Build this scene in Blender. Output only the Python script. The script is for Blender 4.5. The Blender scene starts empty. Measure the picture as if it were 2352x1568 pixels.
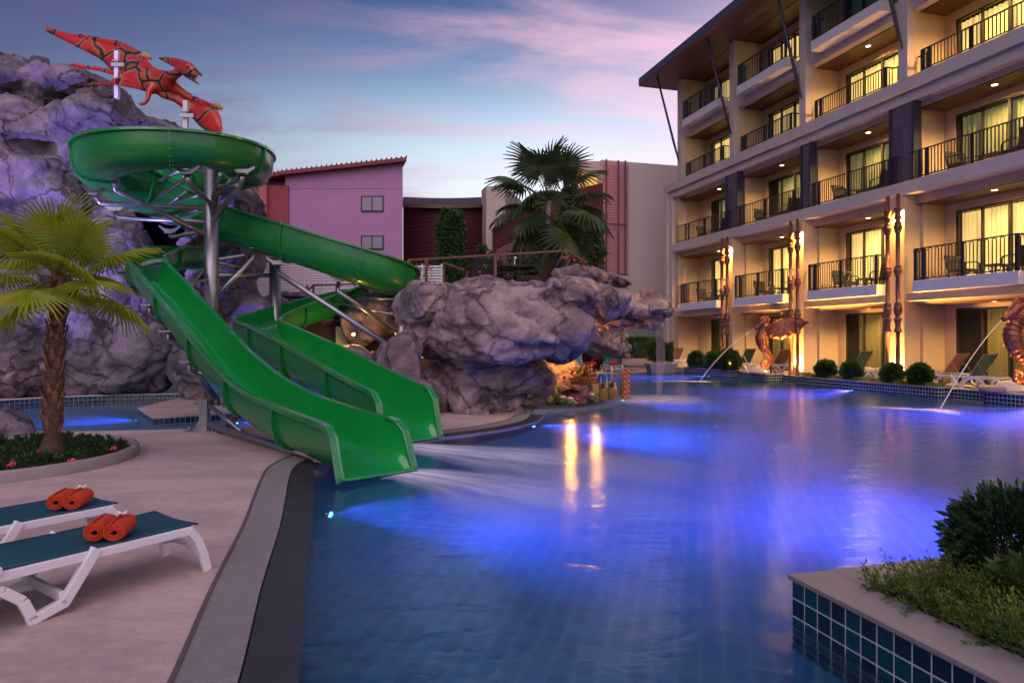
import bpy, bmesh, math, random
import numpy as np
from mathutils import Vector, Matrix, Quaternion
R = math.radians
rnd = random.Random(7)
sc = bpy.context.scene
col = sc.collection

# ---------------------------------------------------------------- camera
F = 1535.0            # focal length for a frame 2352 wide
CAM_H = 1.6
cam_d = bpy.data.cameras.new('camera')
cam = bpy.data.objects.new('camera', cam_d); col.objects.link(cam)
cam.location = (0, 0, CAM_H); cam.rotation_euler = (R(90), 0, 0)
cam_d.sensor_width = 36; cam_d.lens = 36*F/2352; cam_d.shift_y = -7/2352
cam_d.clip_start = .05; cam_d.clip_end = 3000
sc.camera = cam

# ---------------------------------------------------------------- world
SUN_EL, SUN_AZ = R(48), R(192)
world = bpy.data.worlds.new('World'); sc.world = world; world.use_nodes = True
wn, wl = world.node_tree.nodes, world.node_tree.links
wn.clear()
def N(tree, t, **kw):
    n = tree.nodes.new(t)
    for k, v in kw.items():
        if k.startswith('i_'):
            n.inputs[k[2:].replace('_', ' ')].default_value = v
        else: setattr(n, k, v)
    return n
wt = world.node_tree
def wmath(op, a, b=None, c=None, clamp=False):
    n = N(wt, 'ShaderNodeMath', operation=op, use_clamp=clamp)
    for i, x in enumerate((a, b, c)):
        if x is None: continue
        if isinstance(x, (int, float)): n.inputs[i].default_value = x
        else: wl.new(x, n.inputs[i])
    return n.outputs[0]
def wmix(fac, a, b, mode='MIX'):
    n = N(wt, 'ShaderNodeMix', data_type='RGBA', blend_type=mode)
    for i, x in ((0, fac), (6, a), (7, b)):
        if isinstance(x, (int, float)): n.inputs[i].default_value = x
        elif isinstance(x, tuple): n.inputs[i].default_value = (*x, 1)
        else: wl.new(x, n.inputs[i])
    return n.outputs[2]
def wstep(x, a, b):
    n = N(wt, 'ShaderNodeMapRange', interpolation_type='SMOOTHSTEP')
    wl.new(x, n.inputs[0]); n.inputs[1].default_value = a; n.inputs[2].default_value = b
    return n.outputs[0]
tc = N(wt, 'ShaderNodeTexCoord')
sep = N(wt, 'ShaderNodeSeparateXYZ'); wl.new(tc.outputs['Generated'], sep.inputs[0])
dx, dy, dz = sep.outputs
ramp = N(wt, 'ShaderNodeValToRGB'); wl.new(dz, ramp.inputs[0])
stops = [(0, (.86, .76, .76)), (.16, (.82, .82, .86)), (.24, (.70, .80, .88)), (.30, (.46, .60, .75)), (.36, (.19, .29, .48)),
         (.43, (.06, .11, .28)), (.54, (.022, .045, .16)), (1, (.025, .045, .16))]
cr = ramp.color_ramp; cr.interpolation = 'B_SPLINE'
while len(cr.elements) < len(stops): cr.elements.new(.5)
for e, (p, c) in zip(cr.elements, stops): e.position = p; e.color = (*c, 1)
azf = wstep(dx, -.75, .15)                      # darker towards the left (east), brighter towards the afterglow
skyc = wmix(wmath('MULTIPLY_ADD', azf, -.92, .92), ramp.outputs[0], (.020, .042, .13))
pinkf = wmath('MULTIPLY', wstep(dx, -.05, .42), wmath('SUBTRACT', 1.0, wstep(dz, .30, .62)))
skyc = wmix(wmath('MULTIPLY', pinkf, .62), skyc, (.78, .50, .68))
# high cirrus, tinted by the afterglow
proj = N(wt, 'ShaderNodeCombineXYZ')
den = wmath('ADD', dz, .22)
wl.new(wmath('DIVIDE', dx, den), proj.inputs[0]); wl.new(wmath('DIVIDE', dy, den), proj.inputs[1])
mp = N(wt, 'ShaderNodeMapping'); wl.new(proj.outputs[0], mp.inputs[0])
mp.inputs['Rotation'].default_value = (0, 0, R(-28)); mp.inputs['Scale'].default_value = (.55, 1.7, 1); mp.inputs['Location'].default_value = (.35, .2, 0)
nz = N(wt, 'ShaderNodeTexNoise'); wl.new(mp.outputs[0], nz.inputs['Vector'])
nz.inputs['Scale'].default_value = 2.0; nz.inputs['Detail'].default_value = 7; nz.inputs['Roughness'].default_value = .57; nz.inputs['Distortion'].default_value = .9
cl = wstep(nz.outputs[0], .42, .70)
cl = wmath('MULTIPLY', cl, wstep(dz, .02, .2))
cloudc = wmix(wstep(dx, -.5, .25), (.10, .07, .19), (.90, .54, .62))
skyc = wmix(wmath('MULTIPLY', cl, .58), skyc, cloudc)
nish = N(wt, 'ShaderNodeTexSky', sky_type='NISHITA', sun_disc=False, sun_elevation=R(4), sun_rotation=SUN_AZ)
hsum = wmix(1.0, skyc, wmix(.997, nish.outputs[0], (0, 0, 0)), 'ADD')
bg = N(wt, 'ShaderNodeBackground'); bg.inputs['Strength'].default_value = 1.0
wl.new(hsum, bg.inputs[0])
wo = N(wt, 'ShaderNodeOutputWorld'); wl.new(bg.outputs[0], wo.inputs[0])

# broad, soft afterglow
sd = bpy.data.lights.new('sun', 'SUN'); sd.energy = 1.4; sd.angle = R(75); sd.color = (1, .79, .85)
sun = bpy.data.objects.new('sun', sd); col.objects.link(sun)
sun.rotation_euler = (R(90)-SUN_EL, 0, R(180)-SUN_AZ)

sc.view_settings.view_transform = 'Standard'; sc.view_settings.look = 'None'
sc.view_settings.gamma = 1; sc.view_settings.exposure = .45
sc.render.engine = 'CYCLES'
cy = sc.cycles
cy.use_denoising = True; cy.max_bounces = 7; cy.diffuse_bounces = 3; cy.glossy_bounces = 4; cy.transmission_bounces = 6
cy.transparent_max_bounces = 12; cy.volume_bounces = 0; cy.sample_clamp_indirect = 4; cy.sample_clamp_direct = 0
cy.caustics_reflective = False; cy.caustics_refractive = True; cy.blur_glossy = .5
cy.use_light_tree = True

# ---------------------------------------------------------------- coordinates
def P(u, v, z=0.0):            # point at height z seen at (u, v) of a 2352 wide frame
    Y = F*(CAM_H-z)/(v-777.0)
    return Vector(((u-1176)/F*Y, Y, z))
def Q(u, v, Y):                # point at distance Y
    return Vector(((u-1176)/F*Y, Y, CAM_H+(777-v)*Y/F))
HO = Vector((11.98, 19.9, 0)); HD = Vector((-.271, .9626, 0)); HN = Vector((-.9626, -.271, 0))
HROT = math.atan2(.9626, -.271)
def L(s, t, z=0.0): return HO + HD*s + HN*t + Vector((0, 0, z))

# ---------------------------------------------------------------- materials
MATS = {}
def mat(name, color, rough=.6, metal=0, var=None, vscale=3, vdetail=5, bump=0, bscale=20, bdetail=6, emit=None, estr=1, spec=.5, coat=0, trans=0, ior=1.45, col2=None, c2scale=1, c2lo=.4, c2hi=.6, stretch=None, alpha=1, subsurf=0):
    if name in MATS: return MATS[name]
    m = bpy.data.materials.new(name); m.use_nodes = True
    t = m.node_tree; ns, ls = t.nodes, t.links
    b = ns['Principled BSDF']
    b.inputs['Base Color'].default_value = (*color, 1); b.inputs['Roughness'].default_value = rough; b.inputs['Metallic'].default_value = metal
    b.inputs['Specular IOR Level'].default_value = spec; b.inputs['IOR'].default_value = ior
    if coat: b.inputs['Coat Weight'].default_value = coat; b.inputs['Coat Roughness'].default_value = .08
    if trans: b.inputs['Transmission Weight'].default_value = trans
    if alpha < 1: b.inputs['Alpha'].default_value = alpha
    tcn = ns.new('ShaderNodeTexCoord'); vec = tcn.outputs['Object']
    if stretch:
        mpn = ns.new('ShaderNodeMapping'); mpn.inputs['Scale'].default_value = stretch; ls.new(vec, mpn.inputs[0]); vec = mpn.outputs[0]
    cur = None
    if col2 is not None:
        n = ns.new('ShaderNodeTexNoise'); n.inputs['Scale'].default_value = c2scale; n.inputs['Detail'].default_value = 6; n.inputs['Roughness'].default_value = .62
        ls.new(vec, n.inputs['Vector'])
        mr = ns.new('ShaderNodeMapRange'); mr.interpolation_type = 'SMOOTHSTEP'; mr.inputs[1].default_value = c2lo; mr.inputs[2].default_value = c2hi
        ls.new(n.outputs[0], mr.inputs[0])
        mx = ns.new('ShaderNodeMix'); mx.data_type = 'RGBA'; mx.inputs[6].default_value = (*color, 1); mx.inputs[7].default_value = (*col2, 1)
        ls.new(mr.outputs[0], mx.inputs[0]); cur = mx.outputs[2]
    if var:
        n = ns.new('ShaderNodeTexNoise'); n.inputs['Scale'].default_value = vscale; n.inputs['Detail'].default_value = vdetail; n.inputs['Roughness'].default_value = .6
        ls.new(vec, n.inputs['Vector'])
        mr = ns.new('ShaderNodeMapRange'); mr.inputs[1].default_value = .25; mr.inputs[2].default_value = .75
        mr.inputs[3].default_value = 1-var; mr.inputs[4].default_value = 1+var; ls.new(n.outputs[0], mr.inputs[0])
        mx = ns.new('ShaderNodeMix'); mx.data_type = 'RGBA'; mx.blend_type = 'MULTIPLY'; mx.inputs[0].default_value = 1
        if cur: ls.new(cur, mx.inputs[6])
        else: mx.inputs[6].default_value = (*color, 1)
        ls.new(mr.outputs[0], mx.inputs[7]); cur = mx.outputs[2]
        rr = ns.new('ShaderNodeMapRange'); rr.inputs[3].default_value = max(.02, rough*.82); rr.inputs[4].default_value = min(1, rough*1.18)
        ls.new(n.outputs[0], rr.inputs[0]); ls.new(rr.outputs[0], b.inputs['Roughness'])
    if cur: ls.new(cur, b.inputs['Base Color'])
    if bump:
        n = ns.new('ShaderNodeTexNoise'); n.inputs['Scale'].default_value = bscale; n.inputs['Detail'].default_value = bdetail; n.inputs['Roughness'].default_value = .6
        ls.new(vec, n.inputs['Vector'])
        bp = ns.new('ShaderNodeBump'); bp.inputs['Strength'].default_value = 1; bp.inputs['Distance'].default_value = bump
        ls.new(n.outputs[0], bp.inputs['Height']); ls.new(bp.outputs[0], b.inputs['Normal'])
    if emit:
        b.inputs['Emission Color'].default_value = (*emit, 1); b.inputs['Emission Strength'].default_value = estr
    MATS[name] = m
    return m

# ---------------------------------------------------------------- mesh builder
class MB:
    def __init__(s): s.v = []; s.f = []; s.sm = []
    def add(s, vs, fs, smooth=False):
        o = len(s.v); s.v.extend([tuple(x) for x in vs]); s.f.extend([tuple(i+o for i in f) for f in fs]); s.sm.extend([smooth]*len(fs)); return s
    def box(s, lo, hi, M=None):
        x0, y0, z0 = lo; x1, y1, z1 = hi
        if x0 > x1: x0, x1 = x1, x0
        if y0 > y1: y0, y1 = y1, y0
        if z0 > z1: z0, z1 = z1, z0
        vs = [(x0,y0,z0),(x1,y0,z0),(x1,y1,z0),(x0,y1,z0),(x0,y0,z1),(x1,y0,z1),(x1,y1,z1),(x0,y1,z1)]
        if M is not None: vs = [M @ Vector(q) for q in vs]
        return s.add(vs, [(0,3,2,1),(4,5,6,7),(0,1,5,4),(1,2,6,5),(2,3,7,6),(3,0,4,7)])
    def bar(s, a, b, w, h=None, up=(0,0,1)):
        a = Vector(a); b = Vector(b); d = b-a; l = d.length
        if l < 1e-6: return s
        d /= l; up = Vector(up)
        if abs(d.dot(up)) > .98: up = Vector((1,0,0))
        x = d.cross(up).normalized(); y = x.cross(d)
        h = h or w; vs = []
        for q in (a, b):
            for i, j in ((-1,-1),(1,-1),(1,1),(-1,1)): vs.append(q + x*(i*w/2) + y*(j*h/2))
        return s.add(vs, [(0,1,2,3),(7,6,5,4),(0,4,5,1),(1,5,6,2),(2,6,7,3),(3,7,4,0)])
    def tube(s, path, r, seg=10, caps=True, flat=1.0, upv=None):
        path = [Vector(q) for q in path]; n = len(path)
        rs = r if isinstance(r, (list, tuple)) else [r]*n
        vs = []; prev = None
        for i, q in enumerate(path):
            d = (path[min(i+1, n-1)] - path[max(i-1, 0)]).normalized()
            if upv is not None: x = Vector(upv) - d*Vector(upv).dot(d)
            elif prev is None:
                x = Vector((0,0,1)) if abs(d.z) < .9 else Vector((1,0,0)); x = x - d*x.dot(d)
            else: x = prev - d*prev.dot(d)
            x.normalize(); prev = x; y = d.cross(x)
            for k in range(seg):
                a = 2*math.pi*k/seg
                vs.append(q + (x*math.cos(a) + y*(math.sin(a)*flat))*rs[i])
        fs = []
        for i in range(n-1):
            for k in range(seg):
                k2 = (k+1) % seg
                fs.append((i*seg+k, i*seg+k2, (i+1)*seg+k2, (i+1)*seg+k))
        s.add(vs, fs, True)
        if caps:
            o = len(s.v) - len(vs)
            s.f.append(tuple(o+k for k in range(seg))[::-1]); s.sm.append(False)
            s.f.append(tuple(o+(n-1)*seg+k for k in range(seg))); s.sm.append(False)
        return s
    def lathe(s, prof, c=(0,0,0), seg=20, smooth=True, caps=True):
        c = Vector(c); vs = []; n = len(prof)
        for r, z in prof:
            for k in range(seg):
                a = 2*math.pi*k/seg; vs.append((c.x+r*math.cos(a), c.y+r*math.sin(a), c.z+z))
        fs = [(i*seg+k, i*seg+(k+1) % seg, (i+1)*seg+(k+1) % seg, (i+1)*seg+k) for i in range(n-1) for k in range(seg)]
        if caps: fs += [tuple(range(seg))[::-1], tuple((n-1)*seg+k for k in range(seg))]
        return s.add(vs, fs, smooth)
    def prism(s, pts, z0, z1, smooth=False):
        n = len(pts)
        vs = [(p[0], p[1], z0) for p in pts] + [(p[0], p[1], z1) for p in pts]
        fs = [tuple(range(n))[::-1], tuple(range(n, 2*n))] + [(i, (i+1) % n, n+(i+1) % n, n+i) for i in range(n)]
        return s.add(vs, fs, smooth)
    def ball(s, c, r, seg=12, rings=8, sq=(1,1,1)):
        c = Vector(c); prof = []
        for i in range(rings+1):
            a = math.pi*i/rings - math.pi/2
            prof.append((max(1e-4, r*math.cos(a)), r*math.sin(a)))
        vs = [(c.x+q*math.cos(2*math.pi*k/seg)*sq[0], c.y+q*math.sin(2*math.pi*k/seg)*sq[1], c.z+z*sq[2]) for q, z in prof for k in range(seg)]
        fs = [(i*seg+k, i*seg+(k+1) % seg, (i+1)*seg+(k+1) % seg, (i+1)*seg+k) for i in range(rings) for k in range(seg)]
        return s.add(vs, fs, True)
    def mesh(s, name, m):
        me = bpy.data.meshes.new(name); me.from_pydata(s.v, [], s.f)
        me.polygons.foreach_set('use_smooth', s.sm)
        if m: me.materials.append(m)
        me.update(); return me
    def build(s, name, m, parent=None, kind=None, bevel=0):
        o = bpy.data.objects.new(name, s.mesh(name, m)); col.objects.link(o)
        if parent: o.parent = parent
        if kind: o['kind'] = kind
        if bevel:
            b = o.modifiers.new('bevel', 'BEVEL'); b.width = bevel; b.segments = 2; b.limit_method = 'ANGLE'
        return o
def tag(o, label, cat, group=None, kind=None):
    o['label'] = label; o['category'] = cat
    if group: o['group'] = group
    if kind: o['kind'] = kind
    return o
def thing(name, label, cat, loc=(0,0,0), rotz=0, group=None):
    o = bpy.data.objects.new(name, None); col.objects.link(o); o.location = loc; o.rotation_euler = (0,0,rotz)
    o.empty_display_size = .2
    return tag(o, label, cat, group)
def inst(me, name, parent=None, loc=(0,0,0), rot=(0,0,0), scale=None):
    o = bpy.data.objects.new(name, me); col.objects.link(o); o.parent = parent; o.location = loc; o.rotation_euler = rot
    if scale: o.scale = scale
    return o
def kids(o): return [c for c in KIDS_ALL() if c.parent == o]
def KIDS_ALL(): return list(bpy.data.objects)
def dup(root, loc, rotz, label, scale=None):
    allo = list(bpy.data.objects)
    def rec(o, par):
        c = o.copy(); col.objects.link(c); c.parent = par
        for ch in [x for x in allo if x.parent == o]: rec(ch, c)
        return c
    r = rec(root, None); r.location = loc; r.rotation_euler = (root.rotation_euler[0], root.rotation_euler[1], rotz); r['label'] = label
    if scale: r.scale = scale
    return r
def struct(o): o['kind'] = 'structure'; return o
def light(name, kind, loc, energy, color, parent=None, target=None, size=.05, cone=None, blend=.5):
    d = bpy.data.lights.new(name, kind); d.energy = energy; d.color = color
    if kind in ('POINT', 'SPOT'): d.shadow_soft_size = size
    if kind == 'SPOT': d.spot_size = R(cone or 120); d.spot_blend = blend
    o = bpy.data.objects.new(name, d); col.objects.link(o); o.location = loc
    if target is not None:
        o.rotation_euler = (Vector(target)-Vector(loc)).to_track_quat('-Z', 'Y').to_euler()
    if parent: o.parent = parent
    return o
def flat_shape(outer, holes, z0, z1):
    """solid plate with holes: curve fill, then a mesh"""
    cu = bpy.data.curves.new('tmp', 'CURVE'); cu.dimensions = '2D'; cu.fill_mode = 'BOTH'; cu.extrude = (z1-z0)/2
    for pts in [outer]+holes:
        sp = cu.splines.new('POLY'); sp.points.add(len(pts)-1); sp.use_cyclic_u = True
        for p, q in zip(sp.points, pts): p.co = (q[0], q[1], 0, 1)
    o = bpy.data.objects.new('tmp', cu); col.objects.link(o)
    dg = bpy.context.evaluated_depsgraph_get()
    me = bpy.data.meshes.new_from_object(o.evaluated_get(dg))
    bpy.data.objects.remove(o)
    me.transform(Matrix.Translation((0, 0, (z0+z1)/2)))
    return me
def plate(name, outer, holes, z0, z1, m, parent=None):
    me = flat_shape(outer, holes, z0, z1); me.materials.clear(); me.materials.append(m); me.name = name
    o = bpy.data.objects.new(name, me); col.objects.link(o); o.parent = parent
    return o
def crom(pts, n=8, closed=False):
    pts = [np.array(p, float) for p in pts]; out = []
    m = len(pts)
    rng = range(m) if closed else range(m-1)
    for i in rng:
        if closed: p0, p1, p2, p3 = pts[(i-1) % m], pts[i], pts[(i+1) % m], pts[(i+2) % m]
        else: p0, p1, p2, p3 = pts[max(i-1,0)], pts[i], pts[i+1], pts[min(i+2, m-1)]
        for k in range(n):
            t = k/n
            out.append(.5*((2*p1)+(-p0+p2)*t+(2*p0-5*p1+4*p2-p3)*t*t+(-p0+3*p1-3*p2+p3)*t**3))
    if not closed: out.append(pts[-1])
    return out
def resample(pts, step):
    pts = [np.array(p, float) for p in pts]
    d = [0]
    for a, b in zip(pts, pts[1:]): d.append(d[-1]+np.linalg.norm((b-a)[:2]))
    n = max(1, int(round(d[-1]/step))); out = []
    P_ = np.array(pts); dd = np.array(d)
    for i in range(n+1):
        x = d[-1]*i/n
        out.append(np.array([np.interp(x, dd, P_[:, k]) for k in range(P_.shape[1])]))
    return out
def offset_path(pts, w):
    out = []; n = len(pts)
    for i in range(n):
        a = np.array(pts[max(i-1,0)][:2]); b = np.array(pts[min(i+1,n-1)][:2]); d = b-a; d = d/(np.linalg.norm(d)+1e-9)
        out.append((pts[i][0]+d[1]*w, pts[i][1]-d[0]*w))
    return out

# ---------------------------------------------------------------- noise in numpy
_rs = np.random.RandomState(11); _perm = _rs.permutation(256); _perm = np.concatenate([_perm]*3)
_g = _rs.normal(size=(256, 3)); _g /= np.linalg.norm(_g, axis=1)[:, None]
def perlin(p):
    i = np.floor(p).astype(int); f = p-i; i &= 255
    w = f*f*f*(f*(f*6-15)+10); out = np.zeros(len(p))
    for a in (0, 1):
        for b in (0, 1):
            for c in (0, 1):
                h = _perm[_perm[_perm[i[:,0]+a]+i[:,1]+b]+i[:,2]+c]
                d = (_g[h]*(f-np.array([a,b,c]))).sum(1)
                out += d*np.where(a, w[:,0], 1-w[:,0])*np.where(b, w[:,1], 1-w[:,1])*np.where(c, w[:,2], 1-w[:,2])
    return out
def fbm(p, o=4, ridged=False):
    s = np.zeros(len(p)); a = 1.0
    for k in range(o):
        x = perlin(p*2**k+k*17.3); s += a*((.35-np.abs(x)*1.4) if ridged else x); a *= .5
    return s
def worley(p):
    i = np.floor(p).astype(int); best = np.full(len(p), 9.); second = best.copy()
    for a in (-1,0,1):
        for b in (-1,0,1):
            for c in (-1,0,1):
                j = i+np.array([a,b,c]); jj = j & 255
                h = _perm[_perm[_perm[jj[:,0]]+jj[:,1]]+jj[:,2]]
                q = j + .5+.45*_g[h]
                d = np.linalg.norm(q-p, axis=1)
                second = np.where(d < best, best, np.minimum(second, d)); best = np.minimum(best, d)
    return best, second
def worley_v(p):
    i = np.floor(p).astype(int); best = np.full(len(p), 9.); second = best.copy(); bv = np.zeros((len(p), 3)); bh = np.zeros(len(p), int)
    for a in (-1,0,1):
        for b in (-1,0,1):
            for c in (-1,0,1):
                j = i+np.array([a,b,c]); jj = j & 255
                h = _perm[_perm[_perm[jj[:,0]]+jj[:,1]]+jj[:,2]]
                v = p-(j + .5+.45*_g[h]); d = np.linalg.norm(v, axis=1); k = d < best
                second = np.where(k, best, np.minimum(second, d)); best = np.where(k, d, best); bv[k] = v[k]; bh[k] = (h[k]*7+3) % 256
    return best, second, bv, bh
def mesh_np(name, V, Fq, m, smooth=True):
    me = bpy.data.meshes.new(name); V = np.asarray(V, np.float32); Fq = np.asarray(Fq, np.int32); k = Fq.shape[1]
    me.vertices.add(len(V)); me.vertices.foreach_set('co', V.ravel())
    me.loops.add(Fq.size); me.loops.foreach_set('vertex_index', Fq.ravel())
    me.polygons.add(len(Fq)); me.polygons.foreach_set('loop_start', np.arange(0, Fq.size, k, dtype=np.int32)); me.polygons.foreach_set('loop_total', np.full(len(Fq), k, np.int32))
    me.polygons.foreach_set('use_smooth', np.full(len(Fq), smooth)); me.update(calc_edges=True); me.validate()
    if m: me.materials.append(m)
    return me
_ico = {}
def ico(sub):
    if sub not in _ico:
        bm = bmesh.new(); bmesh.ops.create_icosphere(bm, subdivisions=sub, radius=1)
        _ico[sub] = (np.array([v.co[:] for v in bm.verts]), [tuple(v.index for v in f.verts) for f in bm.faces]); bm.free()
    return _ico[sub]
def boulder_np(c, r, seed, sub=4, cuts=15, depth=.56):
    rs = np.random.RandomState(seed); V, Fs = ico(sub); V = V.copy()
    V = V*(1+.16*fbm(V*1.3+seed*3.1, 3))[:, None]
    for k in range(cuts):
        n = rs.normal(size=3); n /= np.linalg.norm(n); d = V@n; cc = depth+.26*rs.rand()
        V -= np.outer(np.maximum(d-cc, 0)*.97, n)
    return V*np.array(r)*1.2+np.array(c), Fs
def rock(name, blobs, m, voxel=.09, amp=1.0, seed=1, fine=1.0):
    """blobs: (centre, radii) -> one displaced rock surface"""
    V = []; Fs = []
    for i, (c, r) in enumerate(blobs):
        v, f = boulder_np(c, r, seed*31+i, 4 if max(r) > .5 else 3); o = len(V)
        V.extend(v.tolist()); Fs.extend([tuple(j+o for j in q) for q in f])
    me = bpy.data.meshes.new('tmp'); me.from_pydata(V, [], Fs); me.update()
    o = bpy.data.objects.new('tmp', me); col.objects.link(o)
    md = o.modifiers.new('r', 'REMESH'); md.mode = 'VOXEL'; md.voxel_size = voxel; md.use_smooth_shade = True
    dg = bpy.context.evaluated_depsgraph_get(); me2 = bpy.data.meshes.new_from_object(o.evaluated_get(dg))
    bpy.data.objects.remove(o); bpy.data.meshes.remove(me)
    n = len(me2.vertices); co = np.empty(n*3, np.float32); me2.vertices.foreach_get('co', co); co = co.reshape(-1, 3).astype(float)
    no = np.empty(n*3, np.float32); me2.vertices.foreach_get('normal', no); no = no.reshape(-1, 3).astype(float)
    p = co + seed*5.7
    warp = np.stack([perlin(p*.8+9), perlin(p*.8+21), perlin(p*.8+33)], 1)*.6
    warp += np.stack([perlin(p*2.3+59), perlin(p*2.3+71), perlin(p*2.3+83)], 1)*.18
    def facet(q, k):
        d1, d2, dv_, hh = worley_v(q); crack = np.clip((d2-d1)/k, 0, 1); return crack, (dv_*_g[hh]).sum(1)
    c1_, f1 = facet((p+warp)*np.array([.48, .48, .6]), .08)
    c2_, f2 = facet((p+warp*.8)*np.array([1.7, 1.7, 2.3]), .10)
    _, f3 = facet((p+warp*.6)*4.6, .1)
    mask = np.clip(.5+1.6*perlin(p*.9+40), 0, 1)
    rg = fbm(p*2.6+warp*3, 4, True)
    h = amp*(.10*(c1_-1)+.24*f1+.05*fbm(p*1.0+warp, 2) + fine*(.03*(c2_-1)*mask+.06*f2*mask+.03*f3 + .10*rg + .035*fbm(p*6+warp*4, 3, True)))
    strata = np.sin((co[:,2]*6+fbm(p*1.1, 3)*6))
    h += amp*.02*strata
    co += no*h[:, None]
    me2.vertices.foreach_set('co', co.astype(np.float32).ravel()); me2.update()
    me2.materials.clear(); me2.materials.append(m); me2.name = name
    me2.polygons.foreach_set('use_smooth', [True]*len(me2.polygons))
    ob = bpy.data.objects.new(name, me2); col.objects.link(ob)
    return ob
def QB(u, v, Y, ru, rv, rd):
    c = Q(u, v, Y); return (tuple(c), (ru*Y/F, rd, rv*Y/F))

# leaves: many small two-triangle blades
def leaf_cloud(name, pts, nrm, size, m, asp=.42, jitter=.6, seed=1, fold=.15):
    rs = np.random.RandomState(seed); n = len(pts)
    d = nrm + rs.normal(size=(n,3))*jitter; d /= np.linalg.norm(d, axis=1)[:, None]
    r = rs.normal(size=(n,3)); x = np.cross(d, r); x /= np.linalg.norm(x, axis=1)[:, None]; y = np.cross(d, x)
    s = size*(.6+.8*rs.rand(n))[:, None]
    a = pts; b = pts+d*s*.5+x*s*asp*.5+y*s*fold; c = pts+d*s; e = pts+d*s*.5-x*s*asp*.5+y*s*fold
    V = np.stack([a, b, c, e], 1).reshape(-1, 3); Fq = np.arange(4*n).reshape(-1, 4)
    return mesh_np(name, V, Fq, m, False)
# ================================================================ materials used all over
M_rock = mat('rock_coat', (.30, .245, .28), .5, var=.4, vscale=1.6, vdetail=10, bump=.20, bscale=2.6, bdetail=12, col2=(.14, .12, .16), c2scale=.9, c2lo=.40, c2hi=.60)
M_rock2 = mat('rock_coat_pink', (.43, .315, .315), .5, var=.4, vscale=1.9, vdetail=10, bump=.17, bscale=3.0, bdetail=12, col2=(.20, .145, .16), c2scale=1.1, c2lo=.40, c2hi=.60)
def add_cracks(m):
    t = m.node_tree; b = t.nodes['Principled BSDF']; L_ = t.links
    tcn = N(t, 'ShaderNodeTexCoord'); nn = N(t, 'ShaderNodeTexNoise'); nn.inputs['Scale'].default_value = 1.6; nn.inputs['Detail'].default_value = 8; nn.inputs['Roughness'].default_value = .65
    L_.new(tcn.outputs['Object'], nn.inputs['Vector']); mx = N(t, 'ShaderNodeMix', data_type='RGBA', blend_type='LINEAR_LIGHT'); mx.inputs[0].default_value = .38; L_.new(tcn.outputs['Object'], mx.inputs[6]); L_.new(nn.outputs['Color'], mx.inputs[7])
    vo = N(t, 'ShaderNodeTexVoronoi', feature='DISTANCE_TO_EDGE'); vo.inputs['Scale'].default_value = .62; L_.new(mx.outputs[2], vo.inputs['Vector'])
    mr = N(t, 'ShaderNodeMapRange', interpolation_type='SMOOTHSTEP'); mr.inputs[1].default_value = .0; mr.inputs[2].default_value = .030; L_.new(vo.outputs['Distance'], mr.inputs[0])
    dk = N(t, 'ShaderNodeMapRange'); dk.inputs[3].default_value = .35; dk.inputs[4].default_value = 1; L_.new(mr.outputs[0], dk.inputs[0])
    n3 = N(t, 'ShaderNodeTexNoise'); n3.inputs['Scale'].default_value = .8; L_.new(tcn.outputs['Object'], n3.inputs['Vector']); mk = N(t, 'ShaderNodeMapRange', interpolation_type='SMOOTHSTEP'); mk.inputs[1].default_value = .42; mk.inputs[2].default_value = .58; mk.inputs[3].default_value = 1; mk.inputs[4].default_value = .42; L_.new(n3.outputs[0], mk.inputs[0]); L_.new(mk.outputs[0], dk.inputs[3])
    src = b.inputs['Base Color'].links[0].from_socket; mm = N(t, 'ShaderNodeMix', data_type='RGBA', blend_type='MULTIPLY'); mm.inputs[0].default_value = 1; L_.new(src, mm.inputs[6]); L_.new(dk.outputs[0], mm.inputs[7]); L_.new(mm.outputs[2], b.inputs['Base Color'])
    bp = N(t, 'ShaderNodeBump'); bp.inputs['Distance'].default_value = .05; L_.new(mr.outputs[0], bp.inputs['Height']); L_.new(b.inputs['Normal'].links[0].from_socket, bp.inputs['Normal']); L_.new(bp.outputs[0], b.inputs['Normal'])
add_cracks(M_rock); add_cracks(M_rock2)
for m_ in (M_rock, M_rock2):
    for n_ in m_.node_tree.nodes:
        if n_.type == 'TEX_NOISE' and n_.inputs['Detail'].default_value > 11: n_.inputs['Distortion'].default_value = 1.1; n_.inputs['Roughness'].default_value = .68
M_deck = mat('deck_coating', (.50, .385, .355), .62, var=.16, vscale=9, vdetail=12, bump=.004, bscale=60, col2=(.40, .31, .295), c2scale=.7, stretch=(1, 1.6, 1))
M_cream = mat('cream_render', (.50, .385, .245), .8, var=.10, vscale=.9, bump=.002, bscale=60)
M_cream2 = mat('pale_render', (.50, .42, .36), .8, var=.10, vscale=.7, bump=.002, bscale=40)
M_white = mat('white_resin', (.72, .72, .74), .42, var=.03, vscale=6)
M_slab = mat('white_slab_render', (.62, .58, .58), .75, var=.05, vscale=2)
M_black = mat('black_metal', (.018, .018, .022), .42, var=.1, vscale=8)
M_dframe = mat('dark_window_frame', (.022, .02, .02), .4)
M_brown = mat('dark_brown_board', (.085, .036, .022), .45, var=.2, vscale=5, stretch=(1, 12, 1), bump=.002, bscale=12)
M_coping = mat('dark_coping', (.035, .033, .04), .38, var=.15, vscale=5, bump=.001, bscale=80)
M_grate = mat('pale_gutter_grating', (.24, .22, .23), .55, var=.08, vscale=6)
M_stonecap = mat('grey_stone_cap', (.235, .21, .215), .55, var=.12, vscale=5, bump=.0015, bscale=60)
M_steel = mat('galvanised_steel', (.34, .34, .36), .36, metal=.9, var=.18, vscale=6, bump=.001, bscale=20, stretch=(1, 1, .25))
M_grout = mat('pale_grout', (.66, .64, .62), .75, var=.12, vscale=14)
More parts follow.
